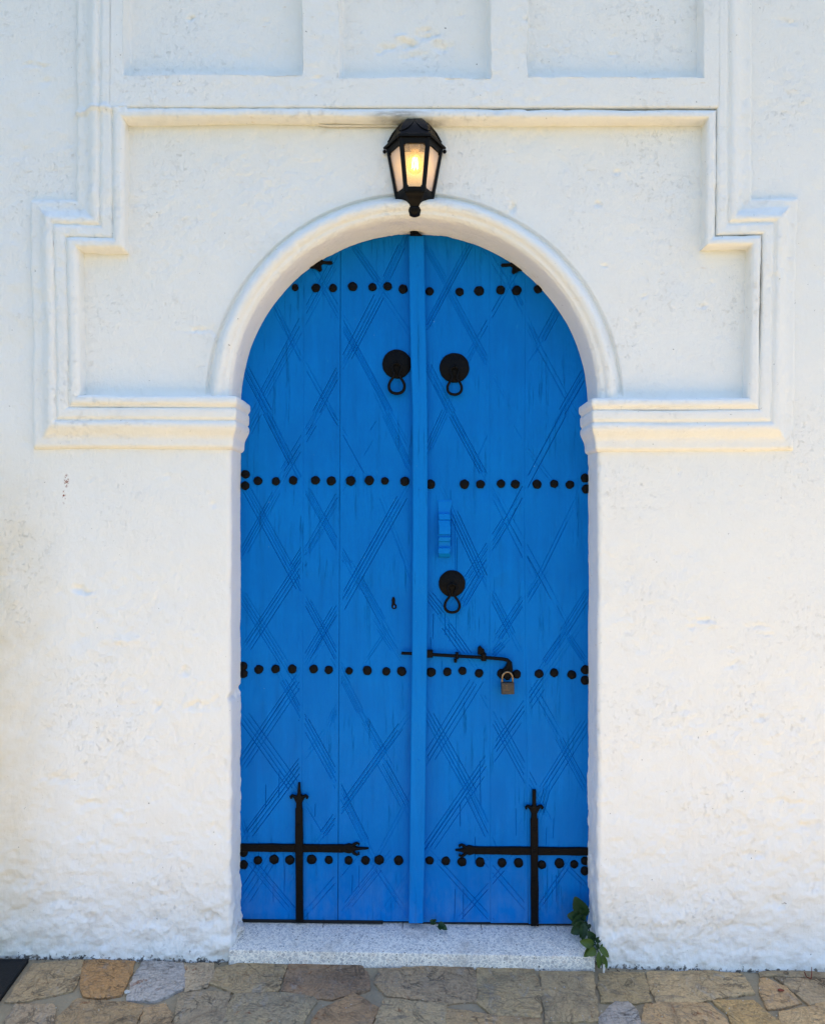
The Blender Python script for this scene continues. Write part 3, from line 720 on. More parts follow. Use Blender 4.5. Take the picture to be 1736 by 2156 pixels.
# scored lines: (x0, y0, x1, y1, number of parallel scores, spacing, strength)
LINES = {1: [(430,790,600,1150,2,25,.7),(600,1150,930,1736,2,30,.6),(980,370,300,1640,3,40,.7),(780,490,1000,870,2,35,.5),(1000,930,1420,1700,3,25,.7),(1120,290,1330,600,3,28,.8),
   (1380,720,1590,1030,2,30,.35),(1530,290,1400,570,3,30,.8),(1330,740,1060,1260,4,27,.9),(1000,1340,790,1736,3,28,.9),(165,1330,380,1736,3,30,.9)],
 2: [(230,300,390,590,3,25,.7),(440,710,760,1310,3,25,.6),(610,270,235,980,3,22,.8),(760,340,900,570,2,40,.5),(960,600,1050,810,3,25,.6),(880,740,680,1090,2,28,.7),(1000,520,950,620,2,28,.5),
   (640,1190,590,1280,2,22,.4),(1130,980,1200,1140,2,30,.7),(1200,1160,1450,1620,2,35,.8),(1370,830,1220,1110,3,28,.9),(1200,1160,1110,1300,1,1,.5),(1610,1370,1400,1736,3,30,.9),(235,1320,450,1736,3,30,.8)],
 3: [(290,0,510,430,3,25,1),(240,0,150,180,2,25,.8),(690,100,440,520,3,34,.8),(850,0,930,130,2,25,.8),(930,150,1130,520,1,1,.6),(1310,0,1520,460,3,25,.6),(1240,70,1180,160,1,1,.7),(1210,240,1130,380,1,1,.7),
   (140,690,600,1540,4,22,.8),(640,1620,900,2100,4,22,.8),(370,700,85,1220,4,22,.7),(650,680,990,1300,3,28,.6),(1090,1420,1300,1800,3,28,.7),(1270,1850,1400,2050,4,20,.5),(930,690,640,1200,3,28,.7),
   (620,1180,520,1340,4,22,.8),(600,1290,130,2010,4,26,1),(1460,730,950,1640,4,27,1),(900,1680,650,2100,4,24,1),(90,1590,440,2156,4,24,.6),(1300,1920,1170,2110,2,20,.6),(1340,880,1500,1300,2,30,.35)],
 4: [(320,0,170,330,4,20,.8),(370,0,650,520,3,25,.8),(690,190,605,370,1,1,.5),(910,100,990,240,1,1,.5),(1350,0,850,940,2,48,1),(840,940,530,1420,3,35,.8),(640,1370,480,1640,3,28,.9),(750,730,850,930,2,45,.7),
   (850,930,1030,1290,2,35,.6),(890,930,1240,1570,2,40,.8),(1280,1650,1370,1840,1,1,.9),(1390,1930,1520,2130,3,24,.7),(400,880,640,1400,4,24,1),(1360,940,1140,1390,2,30,.8),(1140,1440,1030,1620,2,30,.7),
   (1010,1590,780,1940,3,28,.9),(830,1990,730,2090,3,24,.7),(175,1570,300,1730,4,25,.9),(330,1830,520,2100,4,28,.9),(730,1570,910,1930,3,28,.7),(1550,1560,1340,1900,4,24,.9),(1340,1920,1180,2156,3,26,.7),(1080,380,1230,570,2,30,.4)],
 5: [(520,230,75,890,4,28,1),(390,230,560,540,3,25,.7),(560,540,820,1010,4,24,.9),(820,1050,1040,1490,3,28,.8),(75,500,480,1070,4,30,.9),(850,190,1000,480,3,25,.7),(1040,550,1180,800,3,30,.6),(1170,880,1350,1210,3,35,.7),
   (810,460,770,560,3,20,.4),(1300,620,720,1430,3,28,.9),(540,880,130,1430,4,26,1),(75,1330,115,1450,2,22,.6),(580,1230,700,1430,1,1,.6),(1340,1240,1160,1570,2,26,.4),(140,1650,460,2030,3,32,.8),(270,1660,85,1950,4,40,.8),
   (880,1710,620,2010,2,40,.7),(1140,1710,900,2010,3,30,.8),(1130,1710,1330,2010,2,30,.7)],
 6: [(540,240,155,860,4,32,1),(155,490,490,1100,4,28,.9),(480,1120,640,1460,3,35,.8),(1040,270,150,1560,4,28,1),(1020,350,1140,560,2,35,.6),(1180,680,1400,1090,3,26,.7),(700,560,980,1080,4,26,.7),(1400,560,1060,1100,4,28,.9),
   (1090,1090,1040,1280,3,26,.8),(240,1660,650,2110,2,32,1),(760,1700,410,2100,2,32,1),(620,1660,920,2010,2,36,.8),(1240,1710,1045,1990,2,30,.8),(1260,1710,1400,1850,2,30,.7)]}
SCORES = []
rnd = random.Random(12)
for c in LINES:
    extra = []
    for x0, y0, x1, y1, n, sp, st in LINES[c]:
        if n >= 2: extra.append((x0 - .42 * (x1 - x0), y0 - .42 * (y1 - y0), x1 + .42 * (x1 - x0), y1 + .42 * (y1 - y0), 2, sp * 1.0, .36))
    LINES[c] += extra
for c, ls in LINES.items():
    for x0, y0, x1, y1, n, sp, st in ls:
        d = Vector((x1 - x0, y1 - y0)); L = d.length; d /= L; nn = Vector((-d.y, d.x))
        for k in range(n):
            off = (k - (n - 1) / 2) * sp * (1 + rnd.uniform(-.12, .12))
            e0, e1 = rnd.uniform(-.05, .04) * L, rnd.uniform(-.04, .05) * L
            a = Vector((x0, y0)) + d * e0 + nn * off; b = Vector((x1, y1)) + d * e1 + nn * off + nn * rnd.uniform(-3, 3)
            SCORES.append((tf(c, *a), tf(c, *b), st * rnd.uniform(.5, .98)))
# weathered splits along the grain (px, py0, py1)
for px, a, b in [(958,1870,1935),(975,1870,1935),(912,1290,1345),(936,1290,1338),(944,1300,1350),(906,1340,1372),(960,1290,1350),(948,1030,1150),(957,1090,1200),(962,1130,1230),(1000,1760,1820),(1085,1700,1760),(1150,1740,1780),(1165,1720,1765),
                 (545,1770,1830),(560,1650,1700),(588,1620,1680),(600,1820,1880),(756,1820,1870),(742,1840,1880),(576,1860,1900),(640,1450,1560),(930,1390,1410),(1010,1600,1700),(1170,1840,1900),(664,1690,1720),(1040,1215,1250),(968,1690,1740)]:
    SCORES.append((Vector((X(px, YD), Z(a, YD))), Vector((X(px + rnd.uniform(-2, 2), YD), Z(b, YD))), rnd.uniform(.35, .75)))
HW, GD = .0016, .0052
def clip_seg(a, b, poly_l, poly_r, z0, z1):
    pts = []
    N = 24
    ins = [poly_l(a.lerp(b, i / N).y) + HW * 1.6 < a.lerp(b, i / N).x < poly_r(a.lerp(b, i / N).y) - HW * 1.6 and z0 + .004 < a.lerp(b, i / N).y < z1 - .004 for i in range(N + 1)]
    if not any(ins): return None
    i0 = ins.index(True); i1 = N - ins[::-1].index(True)
    if i1 - i0 < 1: return None
    return a.lerp(b, i0 / N), a.lerp(b, i1 / N)
def plank(parent, lx, rx, dz=0.0, gl=.0013, gr=.0013):
    """lx, rx: edge lines [(px, py), ...] top to bottom; score lines are cut into the face"""
    def edge(line):
        zz = [Z(py, YD) for px, py in line]; xx = [X(px, YD) for px, py in line]
        return lambda z: float(np.interp(z, zz[::-1], xx[::-1]))
    el, er = edge(lx), edge(rx)
    L = lambda z: el(z) + gl; Rr = lambda z: er(z) - gr
    ztop = Z(470, YD); mid = (lx[-1][0] + rx[-1][0]) / 2; zb = Z(dz_bottom(mid), YD) + random.uniform(0, .002)
    zl = np.linspace(zb, ztop, 30)
    ring = [Vector((L(z) + random.uniform(-.0004, .0004), z)) for z in zl] + [Vector((Rr(z) + random.uniform(-.0004, .0004), z)) for z in zl[::-1]]
    n = len(ring)
    co = [p for p in ring]; ed = [(i, (i + 1) % n) for i in range(n)]
    # rounded arris: an inner ring 3 mm in
    inner = [Vector((p.x + (.0018 if i < 30 else -.0018), min(max(p.y, zb + .003), ztop - .003))) for i, p in enumerate(ring)]
    b = len(co); co += inner; ed += [(b + i, b + (i + 1) % n) for i in range(n)]
    segs = []
    for a, c, st in SCORES:
        s = clip_seg(a, c, lambda z: L(z) + .003, lambda z: Rr(z) - .003, zb + .003, ztop - .003)
        if s: segs.append((s[0], s[1], st))
    for a, c, st in segs:
        d = (c - a).normalized(); nn = Vector((-d.y, d.x)) * HW
        b = len(co); co += [a, a + nn + d * .004, c + nn - d * .004, c, c - nn - d * .004, a - nn + d * .004, a + d * .005, c - d * .005]
        ed += [(b, b+1), (b+1, b+2), (b+2, b+3), (b+3, b+4), (b+4, b+5), (b+5, b), (b+6, b+7), (b, b+6), (b+7, b+3)]
    vo, eo, fo, ov, oe, of = delaunay_2d_cdt(co, ed, [], 0, 1e-6)
    V = np.array([(v.x, v.y) for v in vo]); dep = np.zeros(len(V))
    for a, c, st in segs:
        A = np.array(a); d = np.array(c) - A; LL = float(np.linalg.norm(d)); d = d / LL
        t = (V - A) @ d; perp = np.abs((V - A) @ np.array((-d[1], d[0])))
        ends = np.clip(np.minimum(t, LL - t) / .004, 0, 1)
        dd = np.where((t > -1e-4) & (t < LL + 1e-4) & (perp < HW), (1 - perp / HW) * ends, 0) * GD * st
        dep = np.maximum(dep, dd)
    ringset = set()
    for i, lst in enumerate(ov):
        if any(k < n for k in lst): ringset.add(i)
    verts = []
    for i, v in enumerate(vo):
        y = YD - dz + dep[i] + (.0011 if i in ringset else 0)
        verts.append((v.x, y, v.y))
    faces = []
    for f in fo:
        cxm = sum(V[i][0] for i in f) / len(f); czm = sum(V[i][1] for i in f) / len(f)
        if L(czm) - .001 < cxm < Rr(czm) + .001 and zb - 1e-4 < czm < ztop + 1e-4: faces.append(tuple(f))
    # sides and back
    idx = {}
    for i, lst in enumerate(ov):
        for k in lst:
            if k < n: idx[k] = i
    bb = len(verts)
    for k in range(n): verts.append((ring[k].x, YD + .042, ring[k].y))
    for k in range(n):
        k2 = (k + 1) % n
        if k in idx and k2 in idx: faces.append((idx[k], idx[k2], bb + k2, bb + k))
    faces.append(tuple(range(bb, bb + n)))
    me = bpy.data.meshes.new('plank'); me.from_pydata(verts, [], faces); me.update()
    bm = bmesh.new(); bm.from_mesh(me); bmesh.ops.recalc_face_normals(bm, faces=bm.faces); bm.to_mesh(me); bm.free()
    me.polygons.foreach_set('use_smooth', [True] * len(me.polygons)); me.set_sharp_from_angle(angle=R(22))
    me.materials.append(BLUE)
    o = link(bpy.data.objects.new('plank', me), parent); inv(parent, o)
    return o
LE = [(488, 470), (488, 1960)]; E1 = [(640, 470), (637.5, 1300), (634, 1960)]; E2 = [(717, 470), (715.5, 1000), (711, 1960)]
EC = [(868, 470), (871, 1000), (868, 1960)]; E3 = [(1030, 470), (1030, 1000), (1032, 1960)]; E4 = [(1106, 470), (1103, 1100), (1112, 1960)]; RE = [(1262, 470), (1262, 1960)]
f_ = .0003
plank(leaf_l, LE, E1, .0, .001, f_); plank(leaf_l, E1, E2, .0003, f_, .0010); plank(leaf_l, E2, EC, -.0003, .0010)
plank(leaf_r, EC, E3, .0003, .0013, f_); plank(leaf_r, E3, E4, 0, f_, f_); plank(leaf_r, E4, RE, .0002, f_)

# cover strip nailed over the meeting edge
sl_ = [(860.5,497),(862,640),(864.5,760),(868,860),(868.5,1100),(867,1400),(864.5,1560),(862.5,1760),(860,1943)]
sr_ = [(892,497),(894.5,640),(897,760),(899,860),(899.5,1100),(899,1300),(897,1500),(894,1760),(890.5,1943)]
m = MB(); H = .030
ringsL = [P(px, py, YD - H) for px, py in sl_]; ringsR = [P(px, py, YD - H) for px, py in sr_]
def dn(v, y): return Vector((v.x, y, v.z))
rs = []
for a, b in zip(ringsL, ringsR):
    rs.append([dn(a, YD + .001), dn(a, YD - H + .003), Vector((a.x + .003, YD - H, a.z)), Vector((b.x - .003, YD - H, b.z)), dn(b, YD - H + .003), dn(b, YD + .001)])
m.rings(rs); strip = m.build('cover_strip', BLUE_STRIP, leaf_r, 40)
for px, py in ((874, 1899), (880, 560), (884, 1030), (881, 1600)):
    nb = MB(); nb.lathe_y(P(px, py, YD - H), [(.0052, .001), (.0048, -.0012), (.002, -.0022)], 10, .08); nb.build('nail_head', BLUE_STRIP, strip)

# studs
ST_L = [(621,605),(665,606),(701,606),(742,603),(784,604),(816,602),(848,608), (517,998),(516,1022),(543,1012),(581,1013),(617,1011),(664,1011),(697,1012),(738,1012),(777,1011),(810,1012),(852,1013),
 (511,1402),(512,1418),(545,1409),(580,1408),(615,1408),(660,1408),(692,1410),(735,1412),(773,1411),(813,1413),(845,1413), (512,1794),(513,1820),(543,1811),(577,1809),(610,1810),(656,1809),(692,1810),(734,1811),(769,1811),(798,1810),(839,1811)]
ST_R = [(904,613),(967,614),(1008,612),(1053,610),(1087,611),(1132,608), (906,1019),(977,1019),(1011,1019),(1054,1018),(1084,1019),(1130,1019),(1166,1018),(1199,1020),(1231,1006),(1233,1029),
 (907,1415),(941,1414),(973,1412),(1008,1417),(1056,1418),(1087,1419),(1134,1418),(1166,1416),(1203,1420),(1232,1410),(1231,1432), (904,1811),(938,1812),(972,1814),(1010,1815),(1056,1816),(1091,1816),(1140,1820),(1177,1817),(1208,1819),(1231,1812),(1230,1833)]
stud_me = []
for k in range(5):
    m = MB(); m.lathe_y((0, 0, 0), [(.0175, .004), (.0172, -.0012), (.0150, -.0034), (.009, -.0052), (.003, -.0058)], 18, .055)
    stud_me.append(m.mesh('stud', IRON, 50))
for lst, leaf in ((ST_L, leaf_l), (ST_R, leaf_r)):
    for px, py in lst:
        o = bpy.data.objects.new('stud', random.choice(stud_me)); link(o, leaf); inv(leaf, o)
        s = random.uniform(.88, 1.05) * (.84 if (px, py) in ((810, 1012), (735, 1412), (621, 605)) else 1)
        o.location = P(px, py, YD - .003); o.scale = (s, 1, s * random.uniform(.95, 1.06)); o.rotation_euler = (0, random.uniform(0, 6.28), 0)

# ring knockers
def knocker(leaf, px, py, r, k=1.0, tint=False):
    c = P(px, py, YD - .004); S = r
    m = MB(); m.lathe_y(c, [(S, .006), (S, .0005), (S * .97, -.0022), (S * .80, -.0052), (S * .45, -.0105), (S * .15, -.0135), (.002, -.014)], 40, .012)
    for a in np.linspace(.5, 2.64, 13):        # punched dots along the rim
        m.lathe_y(c + Vector((math.cos(a) * S * .86, -.0045, math.sin(a) * S * .86)), [(.0019, .001), (.0012, -.0016), (.0004, -.0020)], 6)
    for sx in (-1, 1):
        for q in range(4):
            m.lathe_y(c + Vector((sx * S * (.10 + .075 * q), -.0115 + .0017 * q, S * (.24 + .15 * q))), [(.0018, .001), (.0012, -.0016), (.0004, -.0020)], 6)
    pl = m.build('knocker_plate', IRON, leaf, 40)
    e = MB()
    for sx in (-1, 1):                          # staple that holds the ring
        e.tube([c + Vector((sx * .0035, -.010, .004)), c + Vector((sx * .0035, -.020, .005)), c + Vector((sx * .0033, -.023, -.001)), c + Vector((sx * .0033, -.019, -.007)), c + Vector((sx * .0033, -.010, -.008))], .0030, 8)
    e.build('staple', IRON, pl, 50)
    # ring: narrow waist, round below
    pts = []
    W = .0285 * k
    half = [(0, -.001), (.012, -.003), (.0165, -.010), (.0155, -.020), (.0095, -.032), (.0075, -.039), (.0105, -.047), (.019, -.057), (.0255, -.069), (.027, -.080), (.0245, -.091), (.016, -.0995), (0, -.103)]
    full = [(x, z) for x, z in half] + [(-x, z) for x, z in half[-2:0:-1]]
    N = 64
    arr_ = np.array(full + [full[0]]); seg = np.r_[0, np.cumsum(np.hypot(*np.diff(arr_, axis=0).T))]
    tt = np.linspace(0, seg[-1], N + 1)[:-1]
    xs_ = np.interp(tt, seg, arr_[:, 0]); zs_ = np.interp(tt, seg, arr_[:, 1])
    for _ in range(2):
        xs_ = .25 * np.roll(xs_, 1) + .5 * xs_ + .25 * np.roll(xs_, -1); zs_ = .25 * np.roll(zs_, 1) + .5 * zs_ + .25 * np.roll(zs_, -1)
    pts = [c + Vector((x * k, -.0185 + .006 * min(1, -z / .10), z * k)) for x, z in zip(xs_, zs_)]
    rr = [(.0040 + .0012 * min(1, -z / .1)) * k for z in zs_]
    g = MB(); g.tube(pts, rr, 10, closed=True); g.build('ring', IRON, pl, 60)
knocker(leaf_l, 835, 766, .0545, 1.10)
knocker(leaf_r, 956, 774, .0558, 1.0)
knocker(leaf_r, 951, 1228, .0500, 1.04)

# keyhole plate
m = MB()
def ell(cx, cz, rx, rz, n=16): return [(cx + rx * math.cos(2*math.pi*k/n), cz + rz * math.sin(2*math.pi*k/n)) for k in range(n)]
kx, kz = X(828, YD), Z(1269, YD)
m.prism([(kx-.007,kz+.012),(kx-.004,kz+.020),(kx,kz+.024),(kx+.005,kz+.019),(kx+.0065,kz+.011),(kx+.0055,kz-.001),(kx+.0115,kz-.008),(kx+.0125,kz-.016),(kx+.008,kz-.022),(kx-.001,kz-.023),(kx-.007,kz-.017),(kx-.0075,kz-.009),(kx-.0055,kz)], YD-.004, YD+.001, .001)
kp = m.build('keyhole_plate', IRON, leaf_l)
m = MB(); m.prism(ell(kx+.0025, kz-.013, .0028, .0048), YD-.0046, YD-.003); m.build('keyhole', BLUE, kp)

# carved wooden latch block
m = MB()
lx0, lx1 = X(923, YD - .03), X(947.5, YD - .03)
zz = [(1052,.0005),(1056,.004),(1080,.009),(1081.5,.020),(1093,.024),(1094.5,.021),(1096,.026),(1112,.034),(1124,.036),(1125.5,.028),(1129,.028),(1130.5,.036),(1138,.034),(1140,.024),(1152,.021),(1153.5,.033),(1164,.034),(1169,.024),(1172,.012),(1173,.001)]
rs = []
for k, (py, h) in enumerate(zz):
    z = Z(py, YD - h * .5); w = .0015 * math.sin(k * 1.9); g = .005 * max(0, (1081 - py) / 29) if py < 1081 else 0
    rs.append([Vector((lx0 + w - g, YD + .002, z)), Vector((lx0 + w - g, YD - h + .002, z)), Vector((lx0 + w + .0025 - g, YD - h, z)), Vector((lx1 + w + g * 1.6 - .0025, YD - h, z)), Vector((lx1 + w + g * 1.6, YD - h + .002, z)), Vector((lx1 + w + g * 1.6, YD + .002, z))])
m.rings(rs); m.build('wooden_latch', BLUE_STRIP, leaf_r, 18)

# sliding bolt
m = MB(); BY = YD - .016
rod = [P(844.5, 1374.5, BY), P(866, 1375.2, BY), P(900, 1377, BY), P(960, 1380.5, BY), P(1030, 1384.5, BY), P(1059, 1387, BY), P(1067, 1389, BY), P(1072, 1394, BY), P(1073.5, 1402, BY), P(1074, 1412, BY), P(1073, 1420, BY)]
m.tube(rod, [.0058,.0058,.0064,.0064,.0064,.0066,.0072,.0078,.0085,.009,.006], 12)
bolt = m.build('sliding_bolt', IRON, leaf_r, 50)
for px, py, w, hh in ((901, 1377, 10, 7.5), (962, 1381, 3, 6.5), (1018.5, 1384, 5, 8)):
    b = MB(); a0, a1 = P(px - w, py - hh, BY - .010), P(px + w, py + hh, BY - .010)
    b.prism([(a0.x, a0.z), (a1.x, a0.z), (a1.x, a1.z), (a0.x, a1.z)], BY - .0095, YD + .001, .0025)
    if px > 1000:
        q = P(1012, 1365, BY); b.prism([(q.x - .012, q.z - .022), (q.x - .010, q.z + .004), (q.x - .002, q.z + .010), (q.x + .004, q.z + .002), (q.x + .012, q.z - .004), (q.x + .014, q.z - .022)], BY - .004, YD + .001, .002)
    if 950 < px < 1000:
        q = P(959, 1391, BY); b.prism([(q.x - .006, q.z - .007), (q.x - .007, q.z + .006), (q.x + .005, q.z + .006), (q.x + .004, q.z - .007)], BY, YD + .001, .0015)
    b.build('bolt_bracket', IRON, bolt)
h = MB(); q = P(1068, 1416, BY)               # hasp with an eye over the stud
pts_ = [(-.018,.012),(-.008,.022),(.004,.045),(.016,.040),(.019,.010),(.016,-.012),(.006,-.026),(-.004,-.028),(-.013,-.020),(-.018,-.004)]
h.prism([(q.x + a, q.z + b) for a, b in pts_], BY - .006, YD - .002, .003); h.lathe_y((q.x + .002, BY - .006, q.z - .020), [(.006, .002), (.005, -.003), (.002, -.004)], 12)
h.build('hasp', IRON, bolt)

# strap hinges
def bar(m, a, b, w, y0, y1):
    a, b = Vector(a), Vector(b); d = (b - a).normalized(); n = Vector((-d.y, d.x)) * w
    k = 9; lf, rt = [], []
    for i in range(k + 1):
        q = a.lerp(b, i / k); j = random.uniform(-.0008, .0008)
        lf.append(q + n * (1 + j / w)); rt.append(q - n * (1 + j / w))
    m.prism([tuple(p) for p in lf + rt[::-1]], y0, y1, .0022)
def curl(m, c, sx, ang, y):
    """a small hook curling away from the bar end"""
    ca, sa = math.cos(ang), math.sin(ang)
    loc = [(.000, .000), (.010, .004), (.017, .010), (.019, .0175), (.0145, .020), (.0115, .0165)]
    pts = []
    for u, v in loc:
        u *= sx; pts.append(Vector((c[0] + u * ca - (-v) * sa, y, c[1] + u * sa + (-v) * ca)))
    m.tube(pts, [.0062, .0058, .0052, .0048, .0040, .0030], 8)
def cross_hinge(leaf, side):
    FY = YD - .007
    px = lambda a, b: (P(a, b, FY).x, P(a, b, FY).z)
    vx = 630 if side < 0 else 1123.5
    top, tip = ((1690, 1647) if side < 0 else (1712, 1662))
    bot = 1940 if side < 0 else 1947
    hy0, hy1 = (1784, 1785.5) if side < 0 else (1792.5, 1789)
    hx0, hx1 = (500, 722) if side < 0 else (1245, 1000)
    htip = 776 if side < 0 else 958
    m = MB()
    bar(m, px(hx0, hy0), px(hx1, hy1 + (.5 if side < 0 else 1)), .0142, FY - .004, YD + .001)
    s = 1 if side < 0 else -1
    c = px(hx1, hy1); 
    m.prism([(c[0] - s*.004, c[1] + .0110), (c[0] + s*.022, c[1] + .017), (c[0] + s*.040, c[1] + .012), (c[0] + s*.050, c[1] + .005), (px(htip, 0)[0], c[1] + .0015), (px(htip, 0)[0], c[1] - .002), (c[0] + s*.050, c[1] - .006), (c[0] + s*.040, c[1] - .013), (c[0] + s*.022, c[1] - .018), (c[0] - s*.004, c[1] - .0115)], FY - .005, YD + .001, .002)
    for q in (-1, 1):
        m.tube([Vector((c[0] + s*.034, FY - .002, c[1] + q*.008)), Vector((c[0] + s*.042, FY - .003, c[1] + q*.017)), Vector((c[0] + s*.052, FY - .004, c[1] + q*.022)), Vector((c[0] + s*.060, FY - .003, c[1] + q*.019)), Vector((c[0] + s*.058, FY - .003, c[1] + q*.012))], [.0065, .006, .005, .004, .003], 8)
    hz = m.build('strap_hinge', IRON, leaf, 40)
    v = MB()
    bar(v, px(vx + 1, bot), px(vx, top + 10), .0142, FY - .0085, FY - .0015)
    c = px(vx, top)
    v.prism([(c[0] - .0115, c[1] - .030), (c[0] - .0105, c[1] + .002), (c[0] - .018, c[1] + .018), (c[0] - .012, c[1] + .026), (c[0] - .0065, c[1] + .032), (px(vx, tip)[0] - (.003 if side < 0 else .0065), px(vx, tip)[1]), (px(vx, tip)[0] + (.003 if side < 0 else .0065), px(vx, tip)[1]), (c[0] + .0065, c[1] + .032), (c[0] + .013, c[1] + .026), (c[0] + .019, c[1] + .018), (c[0] + .0105, c[1] + .002), (c[0] + .0115, c[1] - .030)], FY - .009, YD + .001, .002)
    for q in (-1, 1):
        v.tube([Vector((c[0] + q*.010, FY - .003, c[1] + .020)), Vector((c[0] + q*.018, FY - .004, c[1] + .026)), Vector((c[0] + q*.026, FY - .005, c[1] + .030)), Vector((c[0] + q*.031, FY - .004, c[1] + .025)), Vector((c[0] + q*.029, FY - .003, c[1] + .018))], [.0075, .007, .006, .005, .004], 8)
    v.build('upright_strap', IRON, hz, 40)
    for a, b in ([(592, 1784), (672, 1785), (628, 1738), (631, 1830), (632, 1900), (731, 1786)] if side < 0 else [(1050, 1790), (1160, 1791), (1124, 1745), (1124, 1850), (1123, 1915), (1124, 1790)]):
        r = MB(); r.lathe_y(P(a, b, FY - (.004 if abs(a - vx) > 4 else .0085)), [(.0066, .002), (.006, -.0014), (.003, -.003)], 12, .06); r.build('rivet', IRON, hz)
cross_hinge(leaf_l, -1); cross_hinge(leaf_r, 1)
def top_hinge(leaf, side):
    c = P(679 if side < 0 else 1075, 553 if side < 0 else 558, YD); s = 1 if side < 0 else -1
    c.x -= s * .010; m = MB(); q = lambda a, b: (c.x + s * a * 1.35, c.z + b * 1.3)
    m.prism([q(-.22,.010), q(-.06,.012), q(-.018,.020), q(0,.030), q(.006,.028), q(.005,.010), q(.010,.004), q(.034,.003), q(.036,-.002), q(.032,-.006), q(.010,-.004), q(.004,-.008), q(.006,-.022), q(.0,-.027), q(-.014,-.018), q(-.05,-.014), q(-.22,-.014)], YD - .009, YD + .001, .002)
    m.build('strap_hinge', IRON, leaf, 40)
top_hinge(leaf_l, -1); top_hinge(leaf_r, 1)
m = MB(); c = P(873, 491, YD - .03); m.prism([(c.x - .018, c.z - .010), (c.x - .018, c.z + .006), (c.x - .006, c.z + .008), (c.x + .010, c.z + .006), (c.x + .018, c.z - .002), (c.x + .03, c.z - .010)], YD - .034, YD + .001, .002); m.build('top_gap_piece', IRON, leaf_r)  # black piece put in for the dark gap at the strip top
# black rail at left; elsewhere black strips paint the shade of the gap
def foot_strip(leaf, a, b, h, y):
    m = MB(); k = 14; top_, bot_ = [], []
    for i in range(k + 1):
        px = a + (b - a) * i / k; z = Z(dz_bottom(px), y)
        top_.append((X(px, y), z + .0015)); bot_.append((X(px, y), z - h))
    m.prism(top_ + bot_[::-1], y, YD + .045, .0015); m.build('foot_rail_gap_shade', RUBBER, leaf)
foot_strip(leaf_l, 500, 806, .0085, YD - .006); foot_strip(leaf_l, 806, 868, .004, YD + .012); foot_strip(leaf_r, 880, 1250, .006, YD + .004)

# padlock
pb = P(1068, 1450, YD - .034); pad = empty('padlock', pb)
tag(pad, 'small tarnished brass padlock hanging from the black bolt on the blue door', 'padlock')
m = MB(); q0, q1 = P(1055, 1437.5, YD - .044), P(1081.5, 1461, YD - .044)
m.prism([(q0.x, q0.z), (q1.x + .0005, q0.z + .0006), (q1.x + .001, q1.z), (q0.x + .001, q1.z - .0006)], YD - .046, YD - .022, .0018); body = m.build('lock_body', BRASS, pad)
m = MB(); sx = X(1067.5, YD - .034); sz = q0.z; shp = []
for k in range(0, 13):
    a = math.pi * k / 12; shp.append(Vector((sx - .0195 * math.cos(a) * (1 if math.sin(a) > .0 else 1), YD - .034, sz + .016 + .0225 * math.sin(a))))
m.tube([Vector((sx - .0195, YD - .034, sz - .004))] + shp + [Vector((sx + .0195, YD - .034, sz - .004))], .0036, 10); m.build('shackle', SHACKLE, pad, 60)
m = MB()
ex_, ez_ = X(1066, YD - .046), Z(1443, YD - .046)
m.box((ex_ - .0006, YD - .0464, ez_ - .014), (ex_ + .0006, YD - .0455, ez_ + .001)); m.box((ex_ - .010, YD - .0464, ez_ - .0165), (ex_ + .012, YD - .0455, ez_ - .0155)); m.box((ex_ - .004, YD - .0464, ez_ + .0012), (ex_ + .004, YD - .0455, ez_ + .0020))
m.build('engraved_mark', SHACKLE, body, smooth=False)

# ================================================================== DOORSTEP
step = empty('doorstep', P(868, 2030, -.02)); tag(step, 'speckled terrazzo doorstep under the blue door', 'doorstep')
def lerp(a, b, t): return a + (b - a) * t
ys0, ys1 = -.020, .118
def stepz(x, y, base=False):
    t = (x - X(483, ys0)) / (X(1252, ys0) - X(483, ys0))
    zf = lerp(Z(1999, ys0), Z(2013.5, ys0), t); zb = lerp(Z(1949.5, ys1), Z(1961, ys1), t)
    return lerp(zf, zb, (y - ys0) / (ys1 - ys0))
xa, xb = X(482, ys0), X(1251, ys0)
m = MB(); N = 40; rs = []
for i in range(N + 1):
    x = lerp(xa, xb, i / N); j = .0007 * math.sin(i * 2.3) + .0006 * math.sin(i * .9)
    rs.append([Vector((x, ys0 + j, ground_z(x) - .03)), Vector((x, ys0 + j, stepz(x, ys0) - .0045)), Vector((x, ys0 + .0014 + j, stepz(x, ys0) - .0014)), Vector((x, ys0 + .0045 + j, stepz(x, ys0))), Vector((x, ys1, stepz(x, ys1))), Vector((x, ys1, ground_z(x) - .03))])
m.rings(rs); m.build('step_slab', TERRAZZO, step, 40)
tx = [X(488, ys1), X(679, ys1), X(847, ys1), X(1014, ys1), X(1172, ys1), XR + .001]
for a, b in zip(tx[:-1], tx[1:]):
    m = MB(); g = .0014; y0, y1 = ys1 + .0016, YD + .09
    a += g; b -= g; dzt = random.uniform(-.0025, -.0008)
    m.rings([[Vector((x, y0, stepz(x, ys1) - .05)), Vector((x, y0, stepz(x, ys1) + dzt - .002)), Vector((x, y0 + .002, stepz(x, ys1) + dzt)), Vector((x, y1, stepz(x, ys1) + dzt + .002)), Vector((x, y1, stepz(x, ys1) - .05))] for x in (a, lerp(a, b, .5), b)])
    m.build('threshold_tile', TERRAZZO, step, 40)

